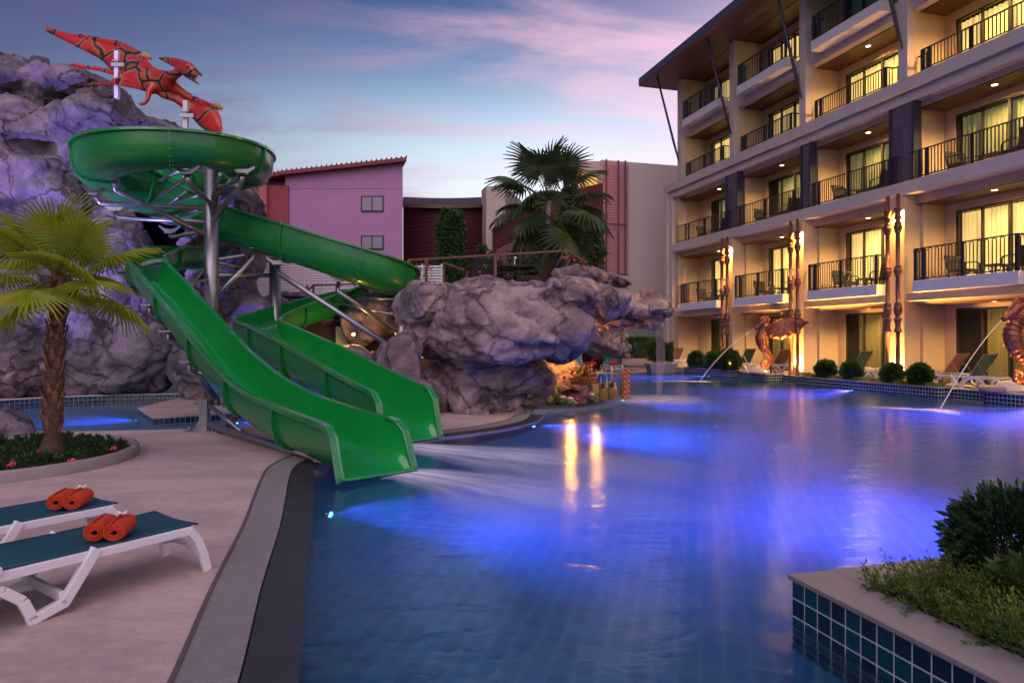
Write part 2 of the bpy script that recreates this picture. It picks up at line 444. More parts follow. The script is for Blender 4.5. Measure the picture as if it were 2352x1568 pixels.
M_tile = [mat('glazed_tile_teal', (.004, .044, .070), .12, coat=.6, var=.25, vscale=7), mat('glazed_tile_navy', (.004, .014, .040), .12, coat=.6, var=.25, vscale=7), mat('glazed_tile_sea', (.005, .030, .055), .14, coat=.6, var=.25, vscale=7)]
M_green = mat('green_fibreglass', (.006, .30, .045), .18, coat=.9, var=.08, vscale=1.5, bump=.0015, bscale=5, bdetail=2)
M_greenout = mat('green_fibreglass_outside', (.005, .20, .035), .34, coat=.3, var=.14, vscale=1.2, bump=.002, bscale=6)
M_greenrim = mat('green_fibreglass_rim', (.012, .22, .05), .22, coat=.8)
M_leafd = mat('dark_leaf', (.035, .075, .022), .42, var=.5, vscale=5, spec=.4)
M_leafm = mat('mid_leaf', (.055, .105, .03), .45, var=.5, vscale=5)
M_wood = mat('brown_stained_wood', (.16, .065, .04), .5, var=.25, vscale=8, stretch=(1, 1, 1))
M_soil = mat('planter_soil', (.03, .022, .016), .95, var=.3, vscale=20, bump=.01, bscale=30)

def translucent(m, color, w=.35):
    t = m.node_tree; b = t.nodes['Principled BSDF']; out = t.nodes['Material Output']
    tr = t.nodes.new('ShaderNodeBsdfTranslucent'); tr.inputs[0].default_value = (*color, 1)
    mx = t.nodes.new('ShaderNodeMixShader'); mx.inputs[0].default_value = w
    t.links.new(b.outputs[0], mx.inputs[1]); t.links.new(tr.outputs[0], mx.inputs[2]); t.links.new(mx.outputs[0], out.inputs[0])
for m_, c_ in ((M_leafd, (.05, .12, .02)), (M_leafm, (.09, .18, .03))): translucent(m_, c_, .3)

# ================================================================ ground, pools, decks
# main pool outline (anticlockwise seen from above), z = 0 is the water
left_edge = [(-.62, 1.6), (-.993, 3.105), (-1.36, 4.4), (-1.718, 5.77), (-2.02, 6.8), (-2.27, 7.65), (-2.44, 8.35), (-2.42, 8.95), (-2.2, 9.6), (-1.75, 10.3), (-1.19, 10.8), (-.21, 11.75), (.436, 12.86), (.654, 13.95)]
left_edge = [tuple(p) for p in crom(left_edge, 6)]
bar_edge = [(.77, 14.45), (1.5, 14.9), (2.2, 15.7), (2.75, 17.0), (2.95, 18.4), (2.8, 19.6), (2.3, 21.0), (2.2, 24), (2.4, 27)]
bar_edge = [tuple(p) for p in crom(bar_edge, 5)]
far_edge = [(3.0, 29.6), (3.44, 30.3), (6.5, 31.5), (8.1, 33.4)]
right_edge = [tuple(L(14.3, 1.0)[:2]), tuple(L(11.5, 1.0)[:2]), tuple(L(7.9, 1.0)[:2]), tuple(L(7.9, .55)[:2]), tuple(L(6.6, .55)[:2]), tuple(L(6.6, 1.3)[:2]), tuple(L(5.15, 1.3)[:2]), tuple(L(5.15, .55)[:2]), tuple(L(3.9, .55)[:2]),
              tuple(L(3.9, 1.06)[:2]), tuple(L(-1.75, 1.06)[:2]), tuple(L(-1.75, .62)[:2]), tuple(L(-3.1, .62)[:2]), tuple(L(-3.1, 1.15)[:2]), tuple(L(-7.5, 1.15)[:2]), tuple(L(-7.5, .6)[:2]), tuple(L(-21.5, .6)[:2])]
pool_outline = left_edge + bar_edge + far_edge + right_edge + [(15.0, -4), (-1.0, -4), (-.2, -1.0)]
def ellipse(cx, cy, rx, ry, n=48, rot=0):
    return [(cx+rx*math.cos(a)*math.cos(rot)-ry*math.sin(a)*math.sin(rot), cy+rx*math.cos(a)*math.sin(rot)+ry*math.sin(a)*math.cos(rot)) for a in [2*math.pi*i/n for i in range(n)]]
kid_outline = [tuple(p) for p in crom([(-9.9, 12.0), (-8.2, 11.5), (-6.4, 11.6), (-4.9, 12.1), (-4.2, 13.2), (-4.5, 14.6), (-5.2, 16.0), (-6.4, 17.4), (-8.6, 17.6), (-11.0, 16.8), (-12.3, 15.2), (-11.8, 13.2)], 6, True)]
# overall terrain sheet under everything
g = MB(); g.add([(-900, -900, -1.6), (900, -900, -1.6), (900, 900, -1.6), (-900, 900, -1.6)], [(0,1,2,3)])
struct(g.build('ground', mat('packed_earth', (.14, .12, .10), .9, var=.3, vscale=.5)))
# near deck and the spit of deck beyond the slides: one slab with the pools cut out
gw, cw = .31, .26      # grating and dark coping widths
band_o = offset_path(left_edge, -(gw+cw))       # outer edge of the gutter, on the deck side
band_i = offset_path(left_edge, -cw)
deck_outer = [(-40, -8), (-.2-gw-cw, -8)] + [(-.2-gw-cw, -1.0)] + band_o + [(.3, 15.2), (.6, 30), (3.0, 29.6), (3.44, 30.3), (6.5, 31.5), (8.1, 33.4), (9.0, 60), (-40, 60)]
deck = plate('pool_deck', deck_outer, [kid_outline], -1.5, 0.012, M_deck); struct(deck)
# gutter channel, grating slats and the dark coping
gut = plate('gutter_channel', [(-.2-gw-cw, -1.0)]+band_o+band_i[::-1]+[(-.2-cw, -1.0)], [], -1.5, -.03, mat('dark_gutter', (.03, .03, .033), .8)); struct(gut)
cop = plate('pool_coping', [(-.2-cw, -1.0)]+band_i+left_edge[::-1]+[(-.2, -1.0)], [], -1.5, 0.008, M_coping); struct(cop)
path = resample([(-.2-cw-gw/2+.0, -1.0)]+offset_path(left_edge, -(cw+gw/2)), .024)
sl = MB(); rails = MB()
for i, p in enumerate(path):
    a = path[max(i-1,0)]; b = path[min(i+1,len(path)-1)]; d = Vector((b[0]-a[0], b[1]-a[1], 0)).normalized(); x = Vector((d.y, -d.x, 0))
    if p[1] < 1.2: continue
    far = p[1] > 9.5
    if far and i % 2: continue
    c = Vector((p[0], p[1], .004)); w = .0125 if not far else .022
    sl.bar(c-x*(gw/2-.012), c+x*(gw/2-.012), w, .018)
gr = sl.build('gutter_grating', M_grate, kind='stuff'); tag(gr, 'pale slatted gutter grating running along the dark pool coping', 'grating')
for k in (-1, 1): pass
e1 = MB(); pp = [q for q in band_o if q[1] > 1.0]
for a, b in zip(pp, pp[1:]): e1.bar((a[0], a[1], .004), (b[0], b[1], .004), .025, .03)
e1.build('grating_edge_strip', mat('edge_strip', (.10, .08, .08), .6)); struct(bpy.data.objects['grating_edge_strip'])

# pool shell
floor_m = bpy.data.materials.new('pool_mosaic'); floor_m.use_nodes = True
t = floor_m.node_tree; b = t.nodes['Principled BSDF']; b.inputs['Roughness'].default_value = .45
tcn = N(t, 'ShaderNodeTexCoord'); br = N(t, 'ShaderNodeTexBrick', offset=0)
for k, v in (('Scale', 1.0), ('Mortar Size', .012), ('Brick Width', .15), ('Row Height', .15), ('Bias', -.1)): br.inputs[k].default_value = v
br.inputs['Color1'].default_value = (.05, .29, .54, 1); br.inputs['Color2'].default_value = (.025, .17, .38, 1); br.inputs['Mortar'].default_value = (.17, .38, .54, 1)
mpn = N(t, 'ShaderNodeMapping'); mpn.inputs['Rotation'].default_value = (0, 0, R(15.7)); t.links.new(tcn.outputs['Object'], mpn.inputs[0]); t.links.new(mpn.outputs[0], br.inputs['Vector']); t.links.new(br.outputs[0], b.inputs['Base Color'])
DEPTH = -1.0
M_mosaic = floor_m
plate('pool_floor', [(-30, -9), (40, -9), (40, 50), (-30, 50)], [], DEPTH-.2, DEPTH, floor_m); struct(bpy.data.objects['pool_floor'])
# water bodies
wm = bpy.data.materials.new('pool_water'); wm.use_nodes = True; t = wm.node_tree; t.nodes.clear()
def water_mat(t, rough, bumpd, vol):
    tcn = N(t, 'ShaderNodeTexCoord'); mpn = N(t, 'ShaderNodeMapping'); mpn.inputs['Scale'].default_value = (1, 1.6, 1); t.links.new(tcn.outputs['Object'], mpn.inputs[0])
    n1 = N(t, 'ShaderNodeTexNoise'); n1.inputs['Scale'].default_value = 1.6; n1.inputs['Detail'].default_value = 3; n1.inputs['Distortion'].default_value = .8
    n2 = N(t, 'ShaderNodeTexNoise'); n2.inputs['Scale'].default_value = 14; n2.inputs['Detail'].default_value = 3
    for n in (n1, n2): t.links.new(mpn.outputs[0], n.inputs['Vector'])
    b1 = N(t, 'ShaderNodeBump'); b1.inputs['Distance'].default_value = bumpd; t.links.new(n1.outputs[0], b1.inputs['Height'])
    b2 = N(t, 'ShaderNodeBump'); b2.inputs['Distance'].default_value = bumpd*.18; t.links.new(n2.outputs[0], b2.inputs['Height']); t.links.new(b1.outputs[0], b2.inputs['Normal'])
    gl = N(t, 'ShaderNodeBsdfGlass'); gl.inputs['Roughness'].default_value = rough; gl.inputs['IOR'].default_value = 1.33; gl.inputs[0].default_value = (.93, .97, 1, 1)
    t.links.new(b2.outputs[0], gl.inputs['Normal'])
    out = N(t, 'ShaderNodeOutputMaterial'); t.links.new(gl.outputs[0], out.inputs[0])
    if vol:
        ab = N(t, 'ShaderNodeVolumeAbsorption'); ab.inputs[0].default_value = (.10, .46, .92, 1); ab.inputs[1].default_value = .12
        scn = N(t, 'ShaderNodeVolumeScatter'); scn.inputs[0].default_value = (.45, .65, 1, 1); scn.inputs[1].default_value = vol; scn.inputs['Anisotropy'].default_value = .1
        ad = N(t, 'ShaderNodeAddShader'); t.links.new(ab.outputs[0], ad.inputs[0]); t.links.new(scn.outputs[0], ad.inputs[1]); t.links.new(ad.outputs[0], out.inputs[1])
water_mat(t, .16, .014, .20)
wo_ = [(-.2, -1.0)] + left_edge + bar_edge + far_edge + right_edge + [(15.0, -4), (-.2, -4)]
wo_ = offset_path([wo_[-1]]+wo_+[wo_[0]], -.015)[1:-1]
pw = plate('pool_water', wo_, [], DEPTH-.02, 0.0, wm); struct(pw)
kw = plate('wading_pool_water', offset_path([kid_outline[-1]]+kid_outline+[kid_outline[0]], .015)[1:-1], [], -.45, -.10, wm); struct(kw)
kf = plate('wading_pool_floor', ellipse(-8.2, 14.5, 5, 4), [], -.6, -.40, floor_m); struct(kf)
# ---------------------------------------------------------------- tiles
_tm = {}
def tile_meshes(sz):
    if sz not in _tm:
        out = []
        for m in M_tile:
            b = MB(); h = sz/2; d = .004; e = .002
            vs = [(-h, 0, -h), (h, 0, -h), (h, 0, h), (-h, 0, h), (-h+e, -d, -h+e), (h-e, -d, -h+e), (h-e, -d, h-e), (-h+e, -d, h-e)]
            b.add(vs, [(4,5,6,7), (0,1,5,4), (1,2,6,5), (2,3,7,6), (3,0,4,7)])
            out.append(b.mesh('tile', m))
        _tm[sz] = out
    return _tm[sz]
def tile_run(parent, a, b, ztop, rows, pitch=.1, gap=.009, seed=0, only=None):
    """tiles on the vertical wall a->b (outside is on the right of a->b); a, b in the parent's frame"""
    rr = random.Random(seed); a = Vector((a[0], a[1], 0)); b = Vector((b[0], b[1], 0)); d = b-a; l = d.length; n = max(1, round(l/pitch)); d.normalize()
    px = l/n; ang = math.atan2(d.y, d.x); ms = tile_meshes(round(pitch-gap, 4))
    for i in range(n):
        for r in range(rows):
            w = rr.random(); m = ms[0] if w < .38 else (ms[1] if w < .72 else ms[2])
            q = a+d*(px*(i+.5)); q.z = ztop-pitch*(r+.5)
            out = Vector((d.y, -d.x, 0))
            inst(m, 'tile', parent, q+out*.001, (0, 0, ang), (px/pitch, 1, 1))

# ---------------------------------------------------------------- hotel-side deck and planters (building frame: x = s along, y = t towards the pool)
def hb(o):                       # put an object into the building frame
    o.location = HO; o.rotation_euler = (0, 0, HROT); return o
dk = MB(); dk.prism([(-21, .6), (-21, -3), (14.9, -3), (14.9, .95), (11.5, .95), (11.5, .55), (5.15, .5), (-7.5, .5)][::-1], -1.5, .255)
o = dk.build('terrace_deck', M_deck); hb(o); struct(o)
def planter(name, label, s0, s1, t0, t1, top, rim, faces, rows=3, soil=True, seed=0, group=None):
    root = thing(name, label, 'planter', HO, HROT, group)
    MB().box((s0, t0, top-.022-.1*rows), (s1, t1, top-.022)).build('wall', M_grout, root); MB().box((s0, t0, -1.35), (s1, t1, top-.023-.1*rows)).build('lower_wall', M_mosaic, root)
    cap = MB(); z0, z1 = top-.022, top+.006; o_ = .018
    if soil:
        A0, A1, B0, B1 = s0-o_, s1+o_, t0-o_, t1+o_
        cap.box((A0, B0, z0), (A1, t0+rim, z1)); cap.box((A0, t1-rim, z0), (A1, B1, z1))
        cap.box((A0, t0+rim, z0), (s0+rim, t1-rim, z1)); cap.box((s1-rim, t0+rim, z0), (A1, t1-rim, z1))
        MB().box((s0+rim, t0+rim, z0), (s1-rim, t1-rim, top-.012)).build('soil', M_soil, root)
    else: cap.box((s0-o_, t0-o_, z0), (s1+o_, t1+o_, z1))
    cap.build('cap', M_stonecap, root, bevel=.004)
    zt = top-.022
    for f in faces:
        if f == 't+': tile_run(root, (s1, t1), (s0, t1), zt, rows, seed=seed)   # facing the pool
        if f == 's-': tile_run(root, (s0, t1), (s0, t0), zt, rows, seed=seed+1)
        if f == 's+': tile_run(root, (s1, t0), (s1, t1), zt, rows, seed=seed+2)
    return root
pl_near = planter('pool_planter', 'grey-capped planter tiled in teal and navy at the near corner of the pool', -15.6, -12.71, 10.6, 14.38, .262, .27, ['t+', 's+'], rows=6, seed=3)
pl_a = planter('pool_planter', 'long low tiled planter with four round bushes below the hotel balconies', -1.75, 3.9, .56, 1.06, .285, .07, ['t+', 's-'], rows=3, seed=5)
pl_b = planter('pool_planter', 'low tiled planter with three round bushes left of the winged dragon fountain', 7.9, 11.5, .58, 1.0, .285, .07, ['t+', 's-'], rows=3, seed=8)
pd_a = planter('fountain_pedestal', 'square tiled pedestal under the winged dragon fountain', 5.15, 6.6, .56, 1.3, .285, 0, ['t+', 's-'], rows=3, soil=False, seed=11)
pd_b = planter('fountain_pedestal', 'tiled pedestal under the seahorse fountain at the pool edge', -7.5, -3.1, .62, 1.15, .285, 0, ['t+', 's+'], rows=3, soil=False, seed=13)
wall = thing('tiled_pool_edge', 'short stretch of tiled deck edge between the long planter and the seahorse pedestal', 'pool edge', HO, HROT)
MB().box((-3.1, .58, -1.3), (-1.75, .63, .262)).build('wall', M_grout, wall); tile_run(wall, (-1.75, .63), (-3.1, .63), .25, 3, seed=20)
wall = thing('tiled_pool_edge', 'short stretch of tiled deck edge between the dragon pedestal and the long planter', 'pool edge', HO, HROT)
MB().box((3.9, .5, -1.3), (5.15, .56, .262)).build('wall', M_grout, wall); tile_run(wall, (5.15, .56), (3.9, .56), .25, 3, seed=22)
wall = thing('tiled_pool_edge', 'short stretch of tiled deck edge left of the dragon pedestal', 'pool edge', HO, HROT)
MB().box((6.6, .5, -1.3), (7.9, .56, .262)).build('wall', M_grout, wall); tile_run(wall, (7.9, .56), (6.6, .56), .25, 3, seed=24)

# tiled wall of the main pool below the far stretch of coping (seen under water)
wall = thing('pool_side_tiling', 'blue tiling just under the coping at the far curved edge of the pool', 'tiling')
seg = [p for p in left_edge if p[1] > 10.2]
seg = resample(seg, .15)
for i, (a, b_) in enumerate(zip(seg, seg[1:])): tile_run(wall, tuple(b_[:2]+np.array([.012, -.016])), tuple(a[:2]+np.array([.012, -.016])), -.01, 2, pitch=.15, gap=.012, seed=i)
g_ = MB()
for a, b_ in zip(seg, seg[1:]): g_.bar((a[0]+.006, a[1]-.008, -.16), (b_[0]+.006, b_[1]-.008, -.16), .01, .3)
g_.build('grout', M_grout, wall)

# wading pool: tiled back wall and the tiled island carrying the slide post
wall = thing('wading_pool_wall', 'low wall of dark square tiles at the back of the small wading pool', 'pool wall')
ko = [np.array(p) for p in kid_outline]
ko2 = [p for p in ko if p[1] > 12.4]
# order from right (x large) to left along the back
ko2 = resample(ko2, .2)
for i, (a, b_) in enumerate(zip(ko2, ko2[1:])):
    a = np.array(a); b_ = np.array(b_); tile_run(wall, tuple(b_), tuple(a), .14, 3, pitch=.1, gap=.006, seed=i)
g_ = MB(); 
for a, b_ in zip(ko2, ko2[1:]):
    d = Vector((b_[0]-a[0], b_[1]-a[1], 0)).normalized(); x = Vector((d.y, -d.x, 0))*.07
    g_.bar(Vector((a[0], a[1], -.12))+x, Vector((b_[0], b_[1], -.12))+x, .135, .54)
g_.build('grout', M_grout, wall)
isl = thing('wading_pool_island', 'flat coated island edged with square tiles carrying the main slide post', 'island')
ip = [P(318, 936, .03), P(352, 958, .03), P(540, 945, .03), P(600, 925, .03), P(600, 908, .03), P(420, 912, .03)]
ipp = [(p.x, p.y) for p in ip]
MB().prism(ipp[::-1] if False else ipp, -.5, .0).build('wall', M_grout, isl)
MB().prism(offset_path([ipp[-1]]+ipp+[ipp[0]], .02)[1:-1], .001, .03).build('top_slab', M_deck, isl)
for i in range(len(ipp)):
    a, b_ = ipp[i], ipp[(i+1) % len(ipp)]
    tile_run(isl, a, b_, -.005, 3, pitch=.1, gap=.006, seed=40+i)

# ================================================================ HOTEL
hotel = thing('hotel_building', 'five-storey cream hotel with timber ceilings, black railings and glowing windows beside the pool', 'hotel', HO, HROT)
C = [13.65, 9.23, 4.81, .39, -4.03, -8.45]
CE = {k: 14.3 if k < 3 else 13.5 for k in range(5)}      # left limit of the end bay on the lower storeys
FL = [.26, 3.1, 6.1, 9.1, 11.95]; CL = [2.62, 5.67, 8.55, 11.47, 14.35]; DT = [2.5, 5.44, 8.32, 11.2, 14.0]
BT = -1.42                                              # plane of the back wall
M_glow = {}
def curtain_mat(name, c, e, s):  # cloth glows in place of room lamps; streaks imitate light through folds
    m = mat(name, c, .85, emit=e, estr=s)
    t = m.node_tree; b = t.nodes['Principled BSDF']; tcn = t.nodes.new('ShaderNodeTexCoord'); mpn = t.nodes.new('ShaderNodeMapping'); mpn.inputs['Scale'].default_value = (9, 9, .35)
    n = t.nodes.new('ShaderNodeTexNoise'); n.inputs['Scale'].default_value = 1.0; n.inputs['Detail'].default_value = 4; n.inputs['Distortion'].default_value = .2
    t.links.new(tcn.outputs['Object'], mpn.inputs[0]); t.links.new(mpn.outputs[0], n.inputs['Vector'])
    mr = t.nodes.new('ShaderNodeMapRange'); mr.inputs[1].default_value = .3; mr.inputs[2].default_value = .7; mr.inputs[3].default_value = s*.45; mr.inputs[4].default_value = s*1.35
    t.links.new(n.outputs[0], mr.inputs[0]); t.links.new(mr.outputs[0], b.inputs['Emission Strength'])
    return m
M_cur_hot = curtain_mat('lit_curtain_bright', (.5, .42, .30), (1, .60, .20), .92)
M_cur_mid = curtain_mat('lit_curtain_warm', (.45, .38, .26), (1, .62, .24), .55)
M_cur_olive = curtain_mat('lit_curtain_dim', (.15, .11, .055), (1, .58, .15), .10)
M_cur_green = curtain_mat('curtain_greenish', (.22, .22, .14), (.9, .74, .32), .12)
M_cur_dark = curtain_mat('curtain_faint_glow', (.12, .16, .17), (.3, .6, .6), .03)  # faint teal glow put into the cloth
gm = bpy.data.materials.new('window_glass'); gm.use_nodes = True; t = gm.node_tree; t.nodes.clear()
fr0 = N(t, 'ShaderNodeFresnel'); fr0.inputs[0].default_value = 1.5; ge = N(t, 'ShaderNodeNewGeometry'); ib = N(t, 'ShaderNodeMath', operation='SUBTRACT'); ib.inputs[0].default_value = 1; t.links.new(ge.outputs['Backfacing'], ib.inputs[1]); fr = N(t, 'ShaderNodeMath', operation='MULTIPLY'); t.links.new(fr0.outputs[0], fr.inputs[0]); t.links.new(ib.outputs[0], fr.inputs[1]); tr = N(t, 'ShaderNodeBsdfTransparent'); tr.inputs[0].default_value = (.86, .90, .86, 1)
gl = N(t, 'ShaderNodeBsdfGlossy'); gl.inputs['Roughness'].default_value = .02; mxs = N(t, 'ShaderNodeMixShader'); out = N(t, 'ShaderNodeOutputMaterial')
for a_, b_ in ((fr.outputs[0], mxs.inputs[0]), (tr.outputs[0], mxs.inputs[1]), (gl.outputs[0], mxs.inputs[2]), (mxs.outputs[0], out.inputs[0])): t.links.new(a_, b_)
M_lamp = mat('warm_lamp_glow', (1, .8, .5), .5, emit=(1, .72, .36), estr=14)
M_lampoff = mat('lamp_off', (.5, .48, .46), .5)

def window(s1, s0, z0, z1, t, cmat, seed, leaves=4):
    """sliding window between s0 < s1 at the wall plane t; frame with panes and a curtain as sub-parts"""
    fr = MB(); fw = .055
    fr.box((s0, t-.05, z1-fw), (s1, t+.04, z1)); fr.box((s0, t-.05, z0), (s1, t+.04, z0+.05))
    w = (s1-s0)/leaves
    for i in range(leaves+1):
        x = s0+w*i; ww = .07 if i in (0, leaves, leaves//2) else .045
        xx0 = max(s0, x-ww/2) if i else s0; xx1 = xx0+ww if i < leaves else s1
        if i == leaves: xx0 = s1-ww
        fr.box((xx0, t-.048, z0+.05), (xx1, t+.038, z1-fw))
    f = fr.build('window', M_dframe, hotel)
    for i in range(leaves):
        g = MB(); x = s0+w*i
        g.box((x+.03, t-.004+.01*(i % 2), z0+.05), (x+w-.03, t+.001+.01*(i % 2), z1-fw)); g.build('pane', gm, f)
    n = int((s1-s0)*60); rr = random.Random(seed); V = []; Fq = []; ph = 0; gap = rr.choice([0, .35, .8]) if cmat in (M_cur_olive, M_cur_green) else 0
    for i in range(n+1):
        x = s0+(s1-gap-s0)*i/n; ph += .45+.5*rr.random()
        y = t-.20+.035*math.sin(ph)
        V += [(x, y, z0+.02), (x, y, z1-.06)]
        if i: k = 2*i; Fq.append((k-2, k, k+1, k-1))
    c = inst(mesh_np('curtain', V, Fq, cmat), 'curtain', f)
    return f
cur_plan = {0: [M_cur_olive]*5, 1: [M_cur_hot]*5, 2: [M_cur_green]*5, 3: [M_cur_hot, M_cur_mid, M_cur_hot, M_cur_hot, M_cur_mid], 4: [M_cur_mid, M_cur_hot, M_cur_dark, M_cur_mid, M_cur_mid]}
lit = {0: 1, 1: 1, 2: 1, 3: [0, 0, 1, 1, 1], 4: 0}
for lv in range(5):
    for k in range(5):
        c0 = C[k]-.16; c1 = C[k+1]+.16
        if k == 0 and lv < 3: c0 = 14.3
        f, c, dt = FL[lv], CL[lv], DT[lv]
        w1 = C[k]-.52; w0 = w1-3.25
        wallb = MB(); wm_ = M_cream
        wallb.box((w1, BT-.15, f), (c0+.0, BT, c)); wallb.box((c1, BT-.15, f), (w0, BT, c)); wallb.box((w0, BT-.15, dt), (w1, BT, c))
        wallb.build('wall', M_cream, hotel)
        window(w1, w0, f+.02, dt, BT-.06, cur_plan[lv][k], 50+lv*7+k)
        MB().box((c1-.3, BT-.1, c), (c0+.3 if k else c0, -.46 if lv != 4 else -.3, c+.03)).build('ceiling_board', M_brown, hotel)
        # downlight
        ls_ = (w0+w1)/2-.1; lt = -.78
        cl_ = MB(); cl_.lathe([(.105, -.012), (.105, 0), (.075, 0), (.075, -.012)], (ls_, lt, c-.0), 16, caps=False)
        on = lit[lv][k] if isinstance(lit[lv], list) else lit[lv]
        cl = cl_.build('ceiling_light', mat('light_trim', (.4, .38, .36), .4), hotel)
        MB().lathe([(.07, -.008), (.07, -.004)], (ls_, lt, c), 14).build('lens', M_lamp if on else M_lampoff, cl)
        if on: light('downlight', 'SPOT', (ls_, lt, c-.03), (620 if lv else 520)*rnd.uniform(.6, 1.25), (1, .56, .18), cl, (ls_, lt, c-1), size=.07, cone=155, blend=.6)
# floor slabs between the storeys
for lv in range(1, 5):
    s1 = 14.3 if lv < 3 else 13.8
    MB().box((-8.6, BT-.2, CL[lv-1]+.032), (s1, -.42, FL[lv])).build('floor_slab', M_cream, hotel)
MB().box((-8.6, -9, .0), (14.6, BT-.5, 14.3)).build('building_core', mat('room_shade_paint', (.05, .045, .04), .9), hotel)  # solid block stops light behind the windows; dark colour stands in for unlit rooms
# partition walls between the bays
for i, c in enumerate(C):
    for lv in range(5):
        if i == 0 and lv < 3: continue
        z1 = CL[lv]+.0
        if lv >= 3: MB().box((c-.165, BT-.3, FL[lv]-.2), (c+.165, -.22, z1+.03)).build('side_wall', M_cream, hotel)
        elif lv == 2: MB().box((c-.14, BT-.3, FL[lv]), (c+.14, -.55, z1)).build('side_wall', M_cream, hotel)
        else: MB().box((c-.15, BT-.3, FL[lv]), (c+.2, -.6, z1)).build('side_wall', M_cream, hotel)
MB().box((14.3, BT-.3, 0), (14.6, -.3, 9.05)).build('side_wall', M_cream, hotel)
MB().box((13.485, -8.5, 9.1), (13.8, BT-.31, 14.35)).build('side_wall', M_cream, hotel)
# full-height columns of the two upper storeys
for c in C: MB().box((c-.165, -.215, 9.465), (c+.165, .02, 14.35)).build('column', M_cream2, hotel)
# two-storey pilasters behind the turned posts
for c in C[1:]: MB().box((c-.03, -.78, .26), (c+.52, -.0, 5.94)).build('pilaster', M_cream, hotel, bevel=.01)
# beams and ledges
b = MB(); b.box((-8.7, -.42, 9.06), (15.27, .0, 9.46)); b.build('fascia_beam', M_cream2, hotel, bevel=.008)
b = MB(); b.box((-8.7, -.45, 8.74), (14.92, -.12, 9.056)); b.build('fascia_beam', M_cream2, hotel, bevel=.008)
b = MB(); b.box((14.93, -.6, 0), (15.27, .0, 9.056)); b.build('end_frame', M_cream2, hotel, bevel=.008)
b = MB(); b.box((14.61, -.7, 0), (14.92, -.14, 8.735)); b.build('end_frame', M_cream2, hotel, bevel=.008)
b = MB(); b.box((-8.7, -.42, 5.95), (14.35, .02, 6.34)); b.build('ledge', M_cream2, hotel, bevel=.008)
for k in range(5):
    b = MB(); b.box((C[k+1]+.53, -.75, 5.69), (C[k]-.04 if k else 14.28, -.43, 5.948)); b.build('drop_beam', M_cream, hotel)
# balconies
def balusters(mb, a, b_, z0, z1, step=.105, looped=False, r=.0075):
    a = Vector(a); b_ = Vector(b_); d = b_-a; l = d.length; n = max(2, int(l/step)); d.normalize(); step = l/n
    if not looped:
        for i in range(1, n):
            q = a+d*step*i; mb.bar((q.x, q.y, z0), (q.x, q.y, z1), .022, .022, up=(d.x, d.y, 0))
    else:
        up_ = True; q = a+d*(step*.5)
        for i in range(n-1):
            p0 = a+d*step*(i+.5); p1 = a+d*step*(i+1.5)
            mb.bar((p0.x, p0.y, z0+.05), (p0.x, p0.y, z1-.05), .018, .018, up=(d.x, d.y, 0))
            zz, s_ = (z1-.05, 1) if up_ else (z0+.05, -1); up_ = not up_
            pts = [Vector((p0.x, p0.y, zz))+d*(step*.5*(1-math.cos(x)))+Vector((0, 0, s_*.045*math.sin(x))) for x in [math.pi*j/5 for j in range(6)]]
            for u1, u2 in zip(pts, pts[1:]): mb.bar(u1, u2, .018, .018)
def railing(segs, z0, z1, looped, posts):
    f = MB()
    for a, b_ in segs:
        f.bar((a[0], a[1], z1-.015), (b_[0], b_[1], z1-.015), .055, .03); f.bar((a[0], a[1], z0+.05), (b_[0], b_[1], z0+.05), .03, .03)
    for p, w in posts: f.box((p[0]-w/2, p[1]-.025, z0), (p[0]+w/2, p[1]+.025, z1-.03))
    r = f.build('balcony_railing', M_black, hotel)
    bb = MB()
    for a, b_ in segs: balusters(bb, (*a, 0), (*b_, 0), z0+.065, z1-.03, looped=looped)
    bb.build('balusters', M_black, r, kind='stuff')
